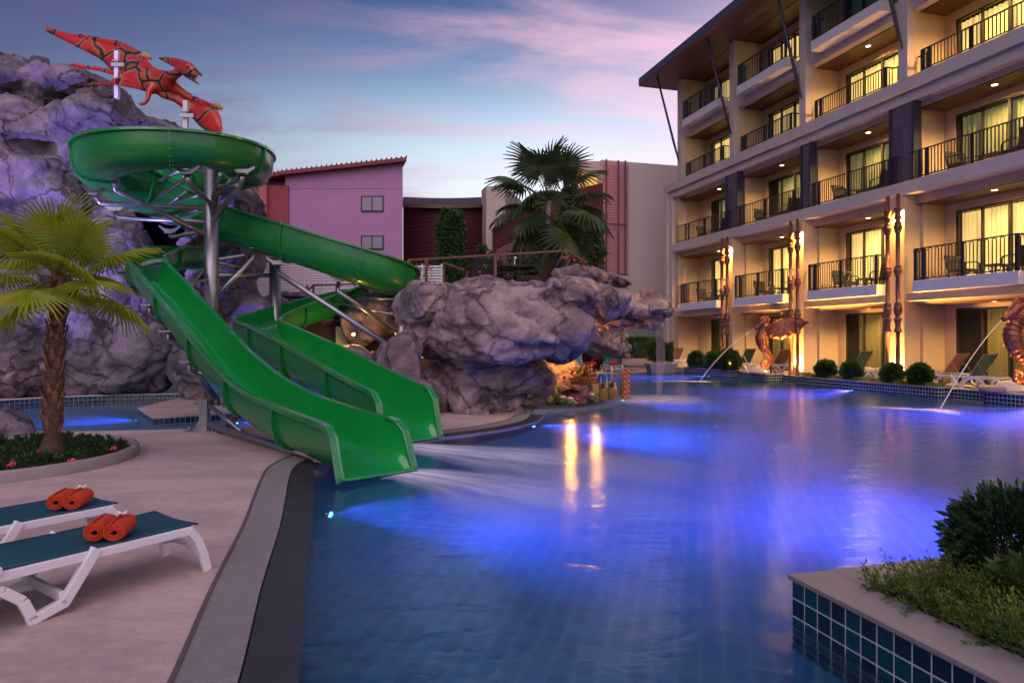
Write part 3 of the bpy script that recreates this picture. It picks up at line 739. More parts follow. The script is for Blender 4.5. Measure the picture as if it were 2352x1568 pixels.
for lv in range(1, 5):
    for k in range(5):
        cl_, cr = C[k], C[k+1]
        if lv == 1:
            a, b_ = cl_-.68, cl_-3.73; tf = .30
            MB().box((b_-.03, -.10, 2.95), (a+.03, .36, 3.28)).build('balcony_slab', M_slab, hotel, bevel=.006)
            MB().box((cr+.53, -.78, 2.945), ((a+.42) if k else 14.28, -.11, 3.10)).build('balcony_slab', M_slab, hotel)
            MB().box((cr+.54, -.5, 2.72), (cl_-.2 if k else 14.2, .12, 2.94)).build('drop_beam', M_cream, hotel)
            z0, z1 = 3.28, 4.22; loop = True; tb = -.18
        elif lv == 2: a, b_ = cl_-.5, cl_-3.9; tf = -.04; tb = -.36; z0, z1 = 6.34, 7.18; loop = False
        elif lv == 3: a, b_ = cl_-.6, cl_-3.75; tf = -.04; tb = -.36; z0, z1 = 9.46, 10.10; loop = False
        else:
            a, b_ = cl_-.82, cl_-3.85; tf = .26; tb = -.2
            MB().box((b_-.03, -.16, 11.76), (a+.03, .32, 12.1)).build('balcony_slab', M_slab, hotel, bevel=.006)
            MB().box((cr+.166, -.42, 11.50), (cl_-.166, -.165, 12.0)).build('drop_beam', M_cream2, hotel)
            z0, z1 = 12.1, 12.98; loop = False
        if lv in (1, 4):
            segs = [((cl_-.2, tb), (a, tb)), ((a, tb), (a, tf)), ((a, tf), (b_, tf)), ((b_, tf), (b_, tb)), ((b_, tb), (cr+.2 if lv == 4 else cr+.54, tb))]
        elif lv == 3: segs = [((cl_-.2, tb), (a, tb)), ((a, tb), (a, tf)), ((a, tf), (b_, tf)), ((b_, tf), (b_, tb)), ((b_, tb), (cr+.2, tb))]
        else: segs = [((cl_-.2 if k else 14.0, tf), (cr+.2, tf))]
        if k == 0 and lv == 1: segs[0] = ((14.2, tb), (a, tb))
        segs = [s_ for s_ in segs if (Vector(s_[0])-Vector(s_[1])).length > .05]
        posts = [((a-.04, tf), .10), ((b_+.04, tf), .10), ((a-.3, tf), .09), (((a+b_)/2, tf), .08), (((a+b_)/2-.5*0, tf), .05)]
        railing(segs, z0, z1, loop, posts)
# patterned metal screens of the third storey
M_screen = mat('perforated_screen', (.15, .085, .11), .45, metal=.4, var=.2, vscale=10, bump=.003, bscale=40)
for c, w in ((9.23, .8), (4.81, .42), (.39, .8), (-4.03, .42)):
    s0, s1 = c-.25, c-.25+w; z0, z1 = 6.345, 8.73
    f = MB(); f.box((s0-.06, -.34, z0), (s0, -.06, z1)); f.box((s1, -.34, z0), (s1+.06, -.06, z1))
    fr_ = f.build('screen', mat('screen_frame', (.03, .03, .045), .4), hotel)
    MB().box((s0, -.16, z0), (s1, -.145, z1)).build('panel', M_screen, fr_)
    lt_ = MB(); n = int(w/.2)*2; st = w/n; rows = int((z1-z0)/st)
    for i in range(n):
        for j in range(rows):
            if w > .5 and i >= n//2 and j < rows*.75: continue
            x, z = s0+st*(i+.5), z0+st*(j+.5)
            for da in (0, 90, 45, 135):
                q = Vector((math.cos(R(da)), 0, math.sin(R(da))))*(st*.46)
                lt_.bar(Vector((x, -.14, z))-q, Vector((x, -.14, z))+q, .012, .012)
    lt_.build('lattice', mat('screen_lattice', (.24, .17, .20), .4, metal=.3), fr_)
# roof
rf = MB(); rf.prism([(-9, -9), (15.0, -9), (15.0, 1.5), (-9, 1.5)], 14.37, 14.72); o = rf.build('roof', mat('roof_soffit', (.115, .055, .042), .5, var=.2, vscale=3, stretch=(1, 14, 1), bump=.002, bscale=10), hotel)
MB().box((-9.02, 1.4, 14.40), (15.03, 1.53, 14.78)).build('roof_edge', mat('roof_edge', (.06, .055, .07), .45), hotel)
MB().box((14.93, -9, 14.40), (15.06, 1.399, 14.78)).build('roof_edge', MATS['roof_edge'], hotel)
for c in C: MB().tube([L(0,0)*0+Vector((c, .06, 10.4)), Vector((c, .3, 11.2)), Vector((c, 1.22, 14.38))], [.035, .06, .05], 10).build('strut', mat('dark_blue_steel', (.03, .032, .045), .4), hotel)
# flat paler strips: light in the end wall's recessed slots put into colour
for lv, (z0, z1) in ((2, (6.9, 8.1)), (1, (4.0, 5.1))): MB().box((14.28, -.75, z0), (14.302, -.6, z1)).build('lit_niche_strip', mat('niche_light_paint', (.6, .5, .36), .6), hotel)
# turned posts with their lights
M_post = mat('turned_post_paint', (.11, .036, .022), .33, var=.15, vscale=4, coat=.3)
PROF = [(.085, 0), (.085, .05), (.062, .06), (.062, 1.52), (.12, 1.545), (.12, 1.56), (.075, 1.66), (.078, 1.82), (.12, 1.92), (.12, 1.94), (.068, 1.96), (.068, 2.06), (.115, 2.08), (.115, 2.10), (.09, 2.12), (.115, 2.15), (.125, 2.22), (.115, 2.29), (.085, 2.32), (.11, 2.34), (.11, 2.36), (.085, 2.38), (.10, 2.40), (.10, 2.42), (.062, 2.44),
        (.062, 3.22), (.105, 3.24), (.105, 3.26), (.08, 3.28), (.11, 3.32), (.122, 3.38), (.11, 3.44), (.085, 3.47), (.105, 3.49), (.105, 3.51), (.062, 3.53), (.062, 4.52), (.10, 4.54), (.10, 4.56), (.082, 4.58), (.11, 4.62), (.122, 4.69), (.11, 4.76), (.085, 4.79), (.105, 4.81), (.105, 4.84), (.068, 4.86), (.068, 4.93), (.115, 4.96), (.078, 5.06), (.075, 5.12), (.118, 5.24), (.118, 5.26), (.062, 5.28), (.062, 5.70)]
M_lampY = mat('amber_lamp_glow', (1, .7, .3), .5, emit=(1, .62, .16), estr=18)
pn = ['beside the end bay', 'left of the dragon', 'right of the dragon', '', '']
for i, c in enumerate(C[1:4]):
    for j, s_ in enumerate((c+.29, c-.09)):
        nm = ['nearest the hotel end', 'behind the dragon fountain', 'between dragon and seahorse'][i]
        t_ = thing('turned_post', f'reddish-brown turned post, {"left" if j == 0 else "right"} one of the pair {nm}', 'post', L(s_, .30, .256), HROT, 'paired turned posts in front of the hotel pilasters')
        prof = [(r, z*5.69/5.70) for r, z in PROF]
        MB().lathe(prof, seg=20).build('shaft', M_post, t_)
        MB().lathe([(.10, 0), (.10, .02), (.09, .03)], (0, 0, .0), 18).build('base_plate', M_black, t_)
    for z_, up in ((.30, 1), (5.62, -1)):
        t_ = thing('spot_lamp', f'amber lamp {"at the foot of" if up > 0 else "above"} the posts {nm}', 'lamp', L(c+.10, .12, z_), HROT)
        MB().lathe([(.045, -.04), (.05, .03), (.04, .035)] if up > 0 else [(.04, -.035), (.05, -.03), (.045, .04)], seg=12).build('housing', M_black, t_)
        MB().lathe([(.036, .036*up), (.036, .04*up)] if up > 0 else [(.036, -.04), (.036, -.036)], seg=12).build('lens', M_lampY, t_)
        light('spot_lamp_light', 'SPOT', (0, 0, .06*up), 1900 if up > 0 else 1100, (1, .50, .09), t_, (0, -.03*0-.02, 1*up), size=.03, cone=135, blend=.8)
# ================================================================ artificial rock
mtn = [QB(-70,280,20.5,130,150,2.2), QB(-110,450,20.0,130,140,2.0), QB(-100,620,19.2,130,140,1.8), QB(-240,640,20.5,150,170,2.2), QB(-230,420,21.5,130,130,2.0), QB(-240,800,19.5,150,110,1.8), QB(50,215,20,105,72,1.7), QB(150,240,20.2,100,62,1.6), QB(215,215,19.6,75,40,1.3), QB(250,255,18.3,60,50,1.1), QB(285,290,18.7,48,42,1.1),
       QB(350,300,19.2,62,27,1.2), QB(170,285,18.6,52,38,.9), QB(70,300,18.9,105,80,1.4), QB(20,380,18.6,110,90,1.4), QB(180,370,19.4,130,100,1.6), QB(90,420,18.7,120,70,1.3),
       QB(20,520,18.5,110,90,1.4), QB(160,500,18.9,120,95,1.4), QB(330,400,20.3,150,110,1.7), QB(450,420,20.6,130,100,1.6), QB(545,470,20.2,62,62,1.3), QB(575,500,19.8,30,50,1.0),
       QB(250,590,18.6,95,110,1.2), QB(560,570,20.0,52,75,1.3), QB(490,600,19.2,62,80,1.1), QB(520,690,19.0,62,80,1.2), QB(60,690,18.1,110,100,1.3), QB(-60,800,18.0,110,150,1.3),
       QB(50,820,17.9,100,105,1.1), QB(190,790,17.9,88,130,1.2), QB(335,800,18.0,84,125,1.2), QB(465,830,18.2,72,100,1.2), QB(250,720,18.1,60,50,1.1),
       QB(570,810,18.6,70,95,1.2), QB(450,690,18.8,60,50,1.1), QB(300,680,18.3,45,60,1.0), QB(395,490,19.2,80,32,1.0), QB(470,560,19.6,34,70,1.0), QB(380,690,18.7,62,50,1.1), QB(60,160,21,70,14,1.0)]
mt = rock('rock_mountain', mtn, M_rock, voxel=.075, amp=1.0, seed=3)
tag(mt, 'tall artificial rock mountain behind the green water slides, violet-lit', 'rock')
# solid black blocks painted as the shade in the slide cave and look-out
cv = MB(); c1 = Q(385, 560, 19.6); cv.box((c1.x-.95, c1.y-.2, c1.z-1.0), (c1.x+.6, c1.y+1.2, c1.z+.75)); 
tag(cv.build('cave_shade_block', mat('cave_shade_black', (.008, .008, .01), .95)), 'black block as cave shade behind the mouth of the slide in the mountain', 'cave')
c1 = Q(140, 226, 18.9)
lk = thing('lookout_opening', 'dark look-out opening with a low railing high in the rock mountain', 'look-out', c1)
MB().box((-.5, .0, -.28), (.42, .5, .22)).build('opening', MATS['cave_shade_black'], lk)  # solid black block, the shade of the opening is in its colour
r_ = MB(); r_.bar((-.5, -.05, -.02), (.42, -.05, -.1), .03); [r_.bar((-.45+.14*i, -.05, -.04), (-.45+.14*i, -.05, -.3), .02) for i in range(7)]
r_.build('railing', M_dframe, lk)

gro = [QB(1190,742,14.7,175,82,1.45), QB(1075,748,14.6,105,84,1.25), QB(1300,770,14.4,66,60,1.0), QB(1200,790,14.2,140,46,1.0), QB(1305,690,15.4,66,46,1.2), QB(1200,690,15.3,130,42,1.4), QB(1010,705,15.3,68,54,1.2),
       QB(960,705,15.9,40,46,.9), QB(960,750,16.0,26,34,.8), QB(1010,668,16.0,42,22,.8), QB(990,775,15.0,44,50,.9), QB(1110,668,16.2,84,26,1.3),
       QB(1380,697,17.2,68,36,1.2), QB(1440,706,18.4,62,30,1.3), QB(1480,704,19.4,48,28,1.0), QB(1512,702,20.0,26,18,.6), QB(1498,735,19.8,28,22,.6), QB(1420,742,18.6,46,18,1.0), QB(1460,738,19.2,36,20,.9),
       QB(1150,890,15.2,100,66,1.0), QB(1225,900,15.6,42,46,.8), QB(1060,885,15.0,52,74,.95), QB(1110,850,16.2,115,54,1.2), QB(1000,895,15.0,36,54,.8), QB(1130,938,15.0,84,18,.9)]
gt = rock('rock_grotto', gro, M_rock2, voxel=.05, amp=.8, seed=5)
tag(gt, 'overhanging artificial rock grotto above the pool bar, under the terrace', 'rock')
c_ = [QB(1290,865,18.6,50,60,.8), QB(1245,870,18.0,55,58,.8)]
tag(rock('cave_wall_rock', c_, M_rock2, voxel=.07, amp=.6, seed=6), 'rough rock wall lit amber behind the pool bar fruit display', 'rock')
c_ = [QB(1398,782,32.8,32,48,1.2), QB(1430,800,33.2,20,34,.8), QB(1372,800,33.0,30,36,1.0), QB(1380,750,32.6,44,20,1.2)]
tag(rock('rock_pillar', c_, M_rock, voxel=.08, amp=.7, seed=9), 'dark rock pillar holding the far end of the overhang beside the blue loungers', 'rock')
# single boulders
def boulder(u, v, Y, ru, rv, rd, label, m=M_rock, seed=1, extra=(), vx=.055):
    tag(rock('boulder', [QB(u, v, Y, ru, rv, rd)]+[QB(*e) for e in extra], m, voxel=vx, amp=.55, seed=seed), label, 'boulder')
boulder(8, 985, 10.9, 58, 62, .45, 'dark boulder on the deck at the left edge beside the round planter', seed=12)
boulder(925, 865, 13.9, 56, 85, .6, 'brown boulder beside the end of the rear slide', M_rock2, 13, [(985, 905, 14.0, 34, 40, .5), (890, 905, 14.2, 40, 40, .5)])
boulder(896, 815, 15.4, 34, 34, .5, 'round boulder at the foot of the rear steel post', M_rock2, 14)
boulder(800, 850, 17.3, 90, 45, .8, 'low dark boulder under the curve of the rear slide', M_rock, 15, [(700, 870, 17.5, 90, 50, .8), (880, 860, 16.8, 50, 60, .7)])
boulder(840, 740, 18.8, 60, 45, .8, 'grey boulder behind the thin slide braces', M_rock, 16, [(760, 720, 19.2, 55, 25, .7), (880, 720, 18.8, 45, 50, .7)])
boulder(575, 715, 18.0, 48, 36, .6, 'grey boulder left of the inner slide curve', M_rock, 17, [(620, 705, 18.6, 40, 24, .6)])
boulder(700, 690, 20.2, 70, 18, .6, 'flat boulder below the white slatted fence', M_rock, 18)
boulder(1325, 638, 17.6, 58, 25, .8, 'smooth boulder on top of the grotto beside the terrace table', M_rock2, 19)
boulder(1390, 642, 18.2, 34, 18, .6, 'small boulder beside the flowering shrub on the grotto top', M_rock2, 20, [(1350, 628, 18.4, 40, 16, .5), (1425, 650, 18.4, 28, 16, .5)])
boulder(870, 700, 19.5, 40, 60, .8, 'dark boulder hidden behind the rear slide post', M_rock, 22, [(925, 720, 19.0, 40, 60, .8)])

# ================================================================ water slides
def flume(name, label, pts, nsec, widths=None, lip=True):
    """pts: (x, y, z, width, height) of the channel bottom, from the top down to the pool"""
    root = thing(name, label, 'water slide', (0, 0, 0), 0, 'green water slides')
    cp = resample(crom(pts, 10), .16); n = len(cp)
    rings_in, rings_out, rims = [], [], []
    NS = 22; total = n-1
    for i, p in enumerate(cp):
        a = cp[max(i-1, 0)]; b_ = cp[min(i+1, n-1)]
        d = Vector((b_-a)[:3]); d.normalize(); side = Vector((d.y, -d.x, 0)).normalized(); up = side.cross(d)
        if up.z < 0: up = -up
        up = (up*.35+Vector((0, 0, .65))).normalized()
        w, h = p[3]/2, p[4]; hh = h; c = Vector(p[:3]); shift = 0
        if lip:
            e = (total-i)*.16
            if e < .42: hh = h*math.sqrt(max(0, 1-(1-e/.42)**2))*.97+.03*h; shift = 0
        ri, ro = [], []
        for k in range(NS+1):
            th = math.pi*k/NS; cx, sx = math.cos(th), math.sin(th)
            x = -w*math.copysign(abs(cx)**.62, cx); z = hh*(1-abs(sx)**.62)
            ri.append(c+side*x+up*z); ro.append(c+side*(x*1.035)+up*(z-.028))
        rings_in.append(ri); rings_out.append(ro)
        fl = .085
        L0 = [ri[0]+up*.018, ri[0]-side*fl+up*.018, ri[0]-side*fl-up*.05, ri[0]-up*.03]
        R0 = [ri[-1]+up*.018, ri[-1]+side*fl+up*.018, ri[-1]+side*fl-up*.05, ri[-1]-up*.03]
        rims.append((L0, R0))
    cuts = [round(total*j/nsec) for j in range(nsec+1)]
    def grid(rs, m, nm, par):
        V = [q for r_ in rs for q in r_]; k = len(rs[0])
        Fq = [(a*k+j, a*k+j+1, (a+1)*k+j+1, (a+1)*k+j) for a in range(len(rs)-1) for j in range(k-1)]
        return inst(mesh_np(nm, [tuple(x) for x in V], Fq, m), nm, par)
    for a, b_ in zip(cuts, cuts[1:]):
        s_in = grid(rings_in[a:b_+1], M_green, 'channel_section', root)
        ro = rings_out[a:b_+1]; grid(ro, M_greenout, 'outer_shell', s_in)
        rr = MB()
        for side_ in (0, 1):
            rs = [r_[side_] for r_ in rims[a:b_+1]]
            V = [q for r_ in rs for q in r_]; Fq = [(i*4+j, i*4+(j+1) % 4, (i+1)*4+(j+1) % 4, (i+1)*4+j) for i in range(len(rs)-1) for j in range(4)]
            Fq += [(0,1,2,3), tuple(len(V)-4+j for j in range(4))]
            rr.add(V, Fq, False)
        rr.build('rim', M_greenrim, s_in, bevel=.012)
    for c_i in cuts[1:-1]:
        fl = MB(); ro = rings_out[c_i]; d = (Vector(cp[min(c_i+1, total)][:3])-Vector(cp[c_i-1][:3])).normalized(); ctr = Vector(cp[c_i][:3])+Vector((0,0,cp[c_i][4]*.55))
        V = []
        for q in ro:
            o_ = (q-ctr); o_ -= d*o_.dot(d); o_.normalize()
            V += [q-d*.022, q-d*.022+o_*.055, q+d*.022+o_*.055, q+d*.022]
        Fq = [(i*4+j, (i+1)*4+j, (i+1)*4+j+1, i*4+j+1) for i in range(len(ro)-1) for j in range(3)]
        fl.add(V, Fq); f_ = fl.build('joint_flange', M_greenout, root)
        bl = MB()
        for i in range(1, len(ro)-1, 2):
            o_ = (ro[i]-ctr); o_ -= d*o_.dot(d); o_.normalize(); q = ro[i]+o_*.035; bl.bar(q-d*.035, q+d*.035, .018)
        bl.build('bolts', M_steel, f_, kind='stuff')
    if lip:                                      # rounded edge of the open end
        e = MB(); k = total; path_ = []
        for i in range(total-3, total+1): path_.append(rings_in[i][0])
        path_ += rings_in[total]; 
        for i in range(total, total-4, -1): path_.append(rings_in[i][-1])
        e.tube(path_, .022, 8); e.build('end_lip', M_greenrim, root)
    return root
dv = Vector((-.682, .731, 0)).normalized(); dv2 = Vector((-.657, .754, 0)).normalized()
def al(E, Ld, z, w=.74, h=.55, d=None): d = d or dv; w = w-.07*min(1, max(0, Ld-3)/2); return (E.x+d.x*Ld, E.y+d.y*Ld, z, w, h)
E1 = Vector((-1.505, 7.55, 0)); E2 = Vector((-1.48, 10.0, 0))
sA = [tuple(Q(475, 640, 19.6)[:2])+(3.66, .78, .55), (-8.7, 18.8, 3.58, .78, .55), (-8.35, 17.6, 3.46, .78, .55), (-8.35, 16.3, 3.28, .78, .55), (-8.25, 15.3, 3.02, .76, .55)] + [al(E1, l, z, .74+.16*max(0, 1-l/.8), .55) for l, z in ((9.4, 2.78), (8, 2.2), (6.5, 1.58), (5, .95), (4.2, .66), (3.4, .43), (2.5, .26), (1.5, .15), (.7, .09), (.3, .065), (0, .055))]
flume('water_slide', 'front green water slide dropping straight from the rock tunnel to the pool', sA, 8)
sB = [(-10.2, 18.9, 5.75, 1.0, .85), (-8.4, 18.4, 5.6, 1.0, .85), (-6.85, 17.3, 5.6, 1.0, .62), (-6.32, 15.9, 5.48, 1.0, .62), (-6.55, 14.6, 5.33, 1.0, .62), (-7.3, 13.92, 5.18, 1.0, .64), (-8.3, 13.95, 5.08, 1.0, .68), (-9.05, 14.65, 5.0, 1.0, .74), (-9.25, 15.7, 4.9, 1.0, .8), (-8.95, 16.6, 4.7, 1.0, .84),
      (-8.1, 17.15, 4.33, 1.0, .88), (-7.0, 17.2, 3.98, 1.0, .86), (-5.6, 17.05, 3.55, 1.0, .86), (-4.3, 17.05, 3.12, 1.0, .85), (-3.45, 17.5, 2.86, 1.0, .8), (-3.1, 18.4, 2.7, 1.0, .75), (-3.55, 19.3, 2.56, 1.0, .72), (-4.5, 19.3, 2.38, 1.0, .68),
      (-5.35, 18.5, 2.1, .95, .62), (-5.95, 17.4, 1.78, .95, .6), (-6.12, 16.4, 1.56, .95, .6), (-5.9, 15.4, 1.4, .95, .6)] + [al(E2, l, z, .93, .72, dv2) for l, z in ((6.2, 1.26), (5, 1.04), (3.5, .74), (2.2, .46), (1.2, .25), (.5, .12), (0, .07))]
flume('water_slide', 'rear green water slide looping from the top of the mountain down to the pool', sB, 17)

# supports
def pole(x, y, z0, z1, r, label, arms=()):
    p = thing('slide_support', label, 'support post', (x, y, 0))
    MB().tube([(0, 0, z0), (0, 0, z1)], r, 28).build('post', M_steel, p)
    b = MB(); b.box((-.32, -.32, z0), (.32, .32, z0+.03)); b.build('base_plate', M_steel, p)
    bb = MB()
    for i in (-1, 1):
        for j in (-1, 1): bb.tube([(i*.26, j*.26, z0+.03), (i*.26, j*.26, z0+.11)], .025, 8)
    bb.build('anchor_bolts', M_steel, p, kind='stuff')
    if z0 < .2:
        gs = MB()
        for a in range(4): q = Vector((math.cos(a*math.pi/2+.6), math.sin(a*math.pi/2+.6), 0)); gs.add([q*r+Vector((0,0,z0+.03)), q*(r+.14)+Vector((0,0,z0+.03)), q*r+Vector((0,0,z0+.35))], [(0,1,2)])
        gs.build('gusset', M_steel, p)
    o = Vector((x, y, 0))
    for pts, r2, br in arms:
        pts = [Vector(q)-o for q in pts]
        a = MB().tube(pts, r2, 14).build('arm', M_steel, p)
        if br:
            q = pts[0]; s = MB(); s.box((q.x-.10, q.y-.10, q.z+.04), (q.x+.10, q.y+.10, q.z+.06))
            d = Vector(br).normalized(); pe = Vector((-d.y, d.x, 0))
            V = [q+Vector((0,0,.06))-d*.10, q+Vector((0,0,.06))+d*.10, q+Vector((0,0,.20))+d*.27, q+Vector((0,0,.26))+d*.27, q+Vector((0,0,.17))+d*.12, q+Vector((0,0,.15)), q+Vector((0,0,.17))-d*.12, q+Vector((0,0,.26))-d*.27, q+Vector((0,0,.20))-d*.27]
            V2 = [v_+pe*.02 for v_ in V]; n = len(V)
            s.add(V+V2, [tuple(range(n)), tuple(range(n, 2*n))[::-1]]+[(i, n+i, n+(i+1) % n, (i+1) % n) for i in range(n)])
            s.build('saddle_bracket', M_steel, a)
    return p
px, py = -7.15, 15.9
pv = lambda v: Vector((px, py, CAM_H+(777-v)*py/F))
pole(px, py, .03, CAM_H+(777-392)*py/F, .165, 'thick main steel post inside the top loop, standing on the wading pool island', [
    ([Q(262, 418, 14.4), Q(265, 436, 14.5), pv(545)], .062, (1, .4, 0)),
    ([Q(219, 452, 14.9), Q(231, 467, 15.0), pv(479)], .06, (1, 1, 0)),
    ([Q(262, 490, 16.6), Q(275, 502, 16.6), pv(510)], .05, (1, .2, 0)),
    ([Q(428, 406, 14.1), Q(434, 420, 14.2), pv(470)], .06, (1, 0, 0)),
    ([Q(556, 404, 15.0), Q(553, 422, 15.1), pv(512)], .058, (1, .6, 0)),
    ([Q(545, 425, 15.0), pv(428)], .045, None), ([Q(552, 395, 15.6), pv(460)], .05, None),
    ([Q(349, 463, 16.8), Q(425, 412, 14.2)], .04, None), ([Q(300, 446, 17.0), Q(420, 390, 15.6), pv(395)], .035, None), ([Q(392, 470, 16.4), pv(440)], .03, None),
    ([Q(585, 575, 16.9), Q(581, 594, 16.8), pv(690)], .058, (1, 0, 0)),
    ([Q(562, 585, 16.9), Q(556, 588, 16.9), pv(598)], .05, None), ([Q(555, 614, 16.5), pv(600)], .03, None),
    ([Q(390, 540, 16.8), Q(396, 545, 16.8), pv(528)], .05, (1, 0, 0)),
    ([Q(355, 492, 16.6), Q(430, 440, 15.6)], .03, None), ([Q(505, 400, 14.6), pv(455)], .04, None), ([Q(540, 560, 16.9), pv(650)], .03, None), ([Q(395, 505, 16.7), pv(470)], .03, None),
    ([Q(428, 668, 14.6), Q(462, 624, 15.6)], .04, None), ([Q(420, 655, 14.8), pv(640)], .03, None)])
p2x, p2y = Q(632, 650, 17.9)[:2]
pole(p2x, p2y, -.3, CAM_H+(777-594)*p2y/F, .15, 'shorter steel post in the middle under the long straight flume', [
    ([(p2x, p2y, CAM_H+(777-632)*p2y/F), (px, py, CAM_H+(777-632)*py/F)], .055, None),
    ([Q(636, 612, 17.1), Q(640, 628, 17.0), Q(897, 795, 15.6)], .065, (1, 0, 0))])
p3x, p3y = Q(924, 750, 17.8)[:2]
pole(p3x, p3y, -.2, CAM_H+(777-676)*p3y/F, .15, 'rear steel post standing among the boulders by the outer slide curve', [
    ([Q(778, 650, 17.2), Q(776, 668, 17.1), (p3x, p3y, CAM_H+(777-768)*p3y/F)], .062, (1, 0, 0)),
    ([Q(765, 693, 18.2), Q(899, 722, 17.4), (p3x, p3y, CAM_H+(777-724)*p3y/F)], .035, None),
    ([Q(820, 683, 18.2), (p3x, p3y, CAM_H+(777-688)*p3y/F)], .035, None),
    ([Q(868, 695, 18.4), (p3x, p3y, CAM_H+(777-735)*p3y/F)], .05, None)])
p4 = P(470, 988, .02)
sp = thing('slide_brace', 'low galvanised brace bolted to the deck under the front slide', 'frame', (p4.x, p4.y, 0))
o_ = Vector((p4.x, p4.y, 0))
MB().box((-.07, -.07, .02), (.07, .07, .56)).build('post', M_steel, sp)
MB().box((-.28, -.2, .012), (.3, .2, .03)).build('base_plate', M_steel, sp)
gs = MB(); gs.add([(-.07, 0, .03), (-.2, 0, .03), (-.07, 0, .25)], [(0,1,2)]); gs.build('gusset', M_steel, sp)
MB().tube([Vector((.06, 0, .13)), P(600, 1012, .1)-o_, P(735, 1054, .08)-o_], .05, 14).build('pipe', M_steel, sp)
MB().tube([Vector((.06, 0, .46)), P(556, 991, .12)-o_], .04, 12).build('pipe', M_steel, sp)
MB().tube([P(523, 984, .03)-o_, Q(552, 937, 11.2)-o_], .06, 12).build('pipe', M_steel, sp)
b = MB()
for i, (x, y) in enumerate(((-.2, -.14), (-.2, .14), (.2, -.14), (.2, .14))): b.tube([(x, y, .03), (x, y, .10)], .022, 8)
b.build('anchor_bolts', M_steel, sp, kind='stuff')
q = Q(738, 1020, 8.35)-o_; b = MB(); b.box((q.x-.09, q.y-.012, q.z-.22), (q.x+.09, q.y+.012, q.z+.25)); b.build('end_plate', M_steel, sp)
b = MB(); q = Q(655, 1008, 9.3)-o_; b.box((q.x-.12, q.y-.02, q.z-.02), (q.x+.12, q.y+.02, q.z+.06)); b.tube([(q.x, q.y, q.z-.12), (q.x, q.y, q.z)], .02, 8); b.build('bracket', M_steel, sp)
for i, l in enumerate((8.1, 6.9, 5.7)):
    zc = np.interp(l, [5, 6.5, 8, 9.4], [.93, 1.6, 2.26, 2.86]); c = E1+dv*l; pe = Vector((-.75, -.66, 0))
    s_ = thing('slide_bracket', f'steel saddle bracket under the front slide, {["upper", "middle", "lower"][i]} one of three', 'bracket', (0, 0, 0), 0, 'brackets under the front slide')
    q = Vector((c.x, c.y, zc-.03))+pe*.25
    MB().tube([q, q+Vector((0, 0, -.18)), q+Vector((.5, .5, -.55))], .045, 12).build('arm', M_steel, s_)
    m_ = MB(); m_.box((q.x-.12, q.y-.12, q.z-.03), (q.x+.12, q.y+.12, q.z)); m_.build('plate', M_steel, s_)
# tall inclined post of the front slide standing on the island
ps = thing('slide_support', 'pair of blue-lit steel legs under the front slide on the wading pool island', 'support post')
MB().tube([Q(462, 850, 13.2), Q(466, 872, 13.3), Q(492, 912, 13.8)], .075, 16).build('leg', M_steel, ps)
MB().tube([P(497, 932, .03)+Vector((0, 0, 0)), P(497, 932, .03)+Vector((0, 0, 1.0))], .075, 16).build('leg', M_steel, ps)
MB().box(tuple(P(497, 932, .03)+Vector((-.25, -.25, 0))), tuple(P(497, 932, .03)+Vector((.25, .25, .03)))).build('base_plate', M_steel, ps)

# ================================================================ flying reptile statue
M_pt = bpy.data.materials.new('red_painted_skin'); M_pt.use_nodes = True; t = M_pt.node_tree; b = t.nodes['Principled BSDF']; b.inputs['Roughness'].default_value = .3; b.inputs['Coat Weight'].default_value = .3
tcn = N(t, 'ShaderNodeTexCoord'); nn = N(t, 'ShaderNodeTexNoise'); nn.inputs['Scale'].default_value = 1.5; mixv = N(t, 'ShaderNodeMix', data_type='RGBA'); mixv.inputs[0].default_value = .25
t.links.new(tcn.outputs['Object'], nn.inputs['Vector']); t.links.new(tcn.outputs['Object'], mixv.inputs[6]); t.links.new(nn.outputs['Color'], mixv.inputs[7])
vo = N(t, 'ShaderNodeTexVoronoi', feature='DISTANCE_TO_EDGE'); vo.inputs['Scale'].default_value = 1.35; t.links.new(mixv.outputs[2], vo.inputs['Vector'])
cr_ = N(t, 'ShaderNodeValToRGB'); cr_.color_ramp.elements[0].position = .02; cr_.color_ramp.elements[0].color = (.012, .01, .01, 1); cr_.color_ramp.elements[1].position = .11; cr_.color_ramp.elements[1].color = (.46, .016, .008, 1)
e_ = cr_.color_ramp.elements.new(.045); e_.color = (.42, .12, .03, 1)
t.links.new(vo.outputs['Distance'], cr_.inputs[0]); t.links.new(cr_.outputs[0], b.inputs['Base Color'])
M_pt2 = mat('orange_red_paint', (.55, .04, .012), .22, coat=.7, var=.25, vscale=4)
M_claw = mat('ochre_claw', (.45, .24, .06), .35)
pr = thing('flying_reptile_statue', 'red and black winged prehistoric reptile statue on two poles above the top slide', 'statue')
bd = MB()
bd.tube([Q(260,188,16.9), Q(310,188,16.7), Q(340,185,16.5), Q(370,190,16.4), Q(388,186,16.2), Q(398,176,16.0)], [.08, .17, .29, .31, .24, .13], 16, flat=.8)
bd.tube([Q(384,182,16.2), Q(402,172,15.9), Q(418,160,15.7), Q(430,157,15.6)], [.19, .11, .10, .13], 14)              # neck
bd.tube([Q(424,158,15.6), Q(434,160,15.55), Q(448,168,15.4), Q(464,174,15.2)], [.14, .17, .10, .025], 12, flat=.75)     # upper head and beak
bd.tube([Q(426,168,15.6), Q(440,178,15.5), Q(458,194,15.2)], [.09, .075, .02], 10, flat=.8)                            # lower jaw
bd.tube([Q(430,158,15.6), Q(415,150,15.8), Q(395,142,16.0), Q(366,134,16.3)], [.16, .14, .10, .03], 10, flat=.8)        # crest
bd.tube([Q(330,188,16.6), Q(270,190,17.2), Q(200,196,17.8)], [.12, .06, .03], 10)
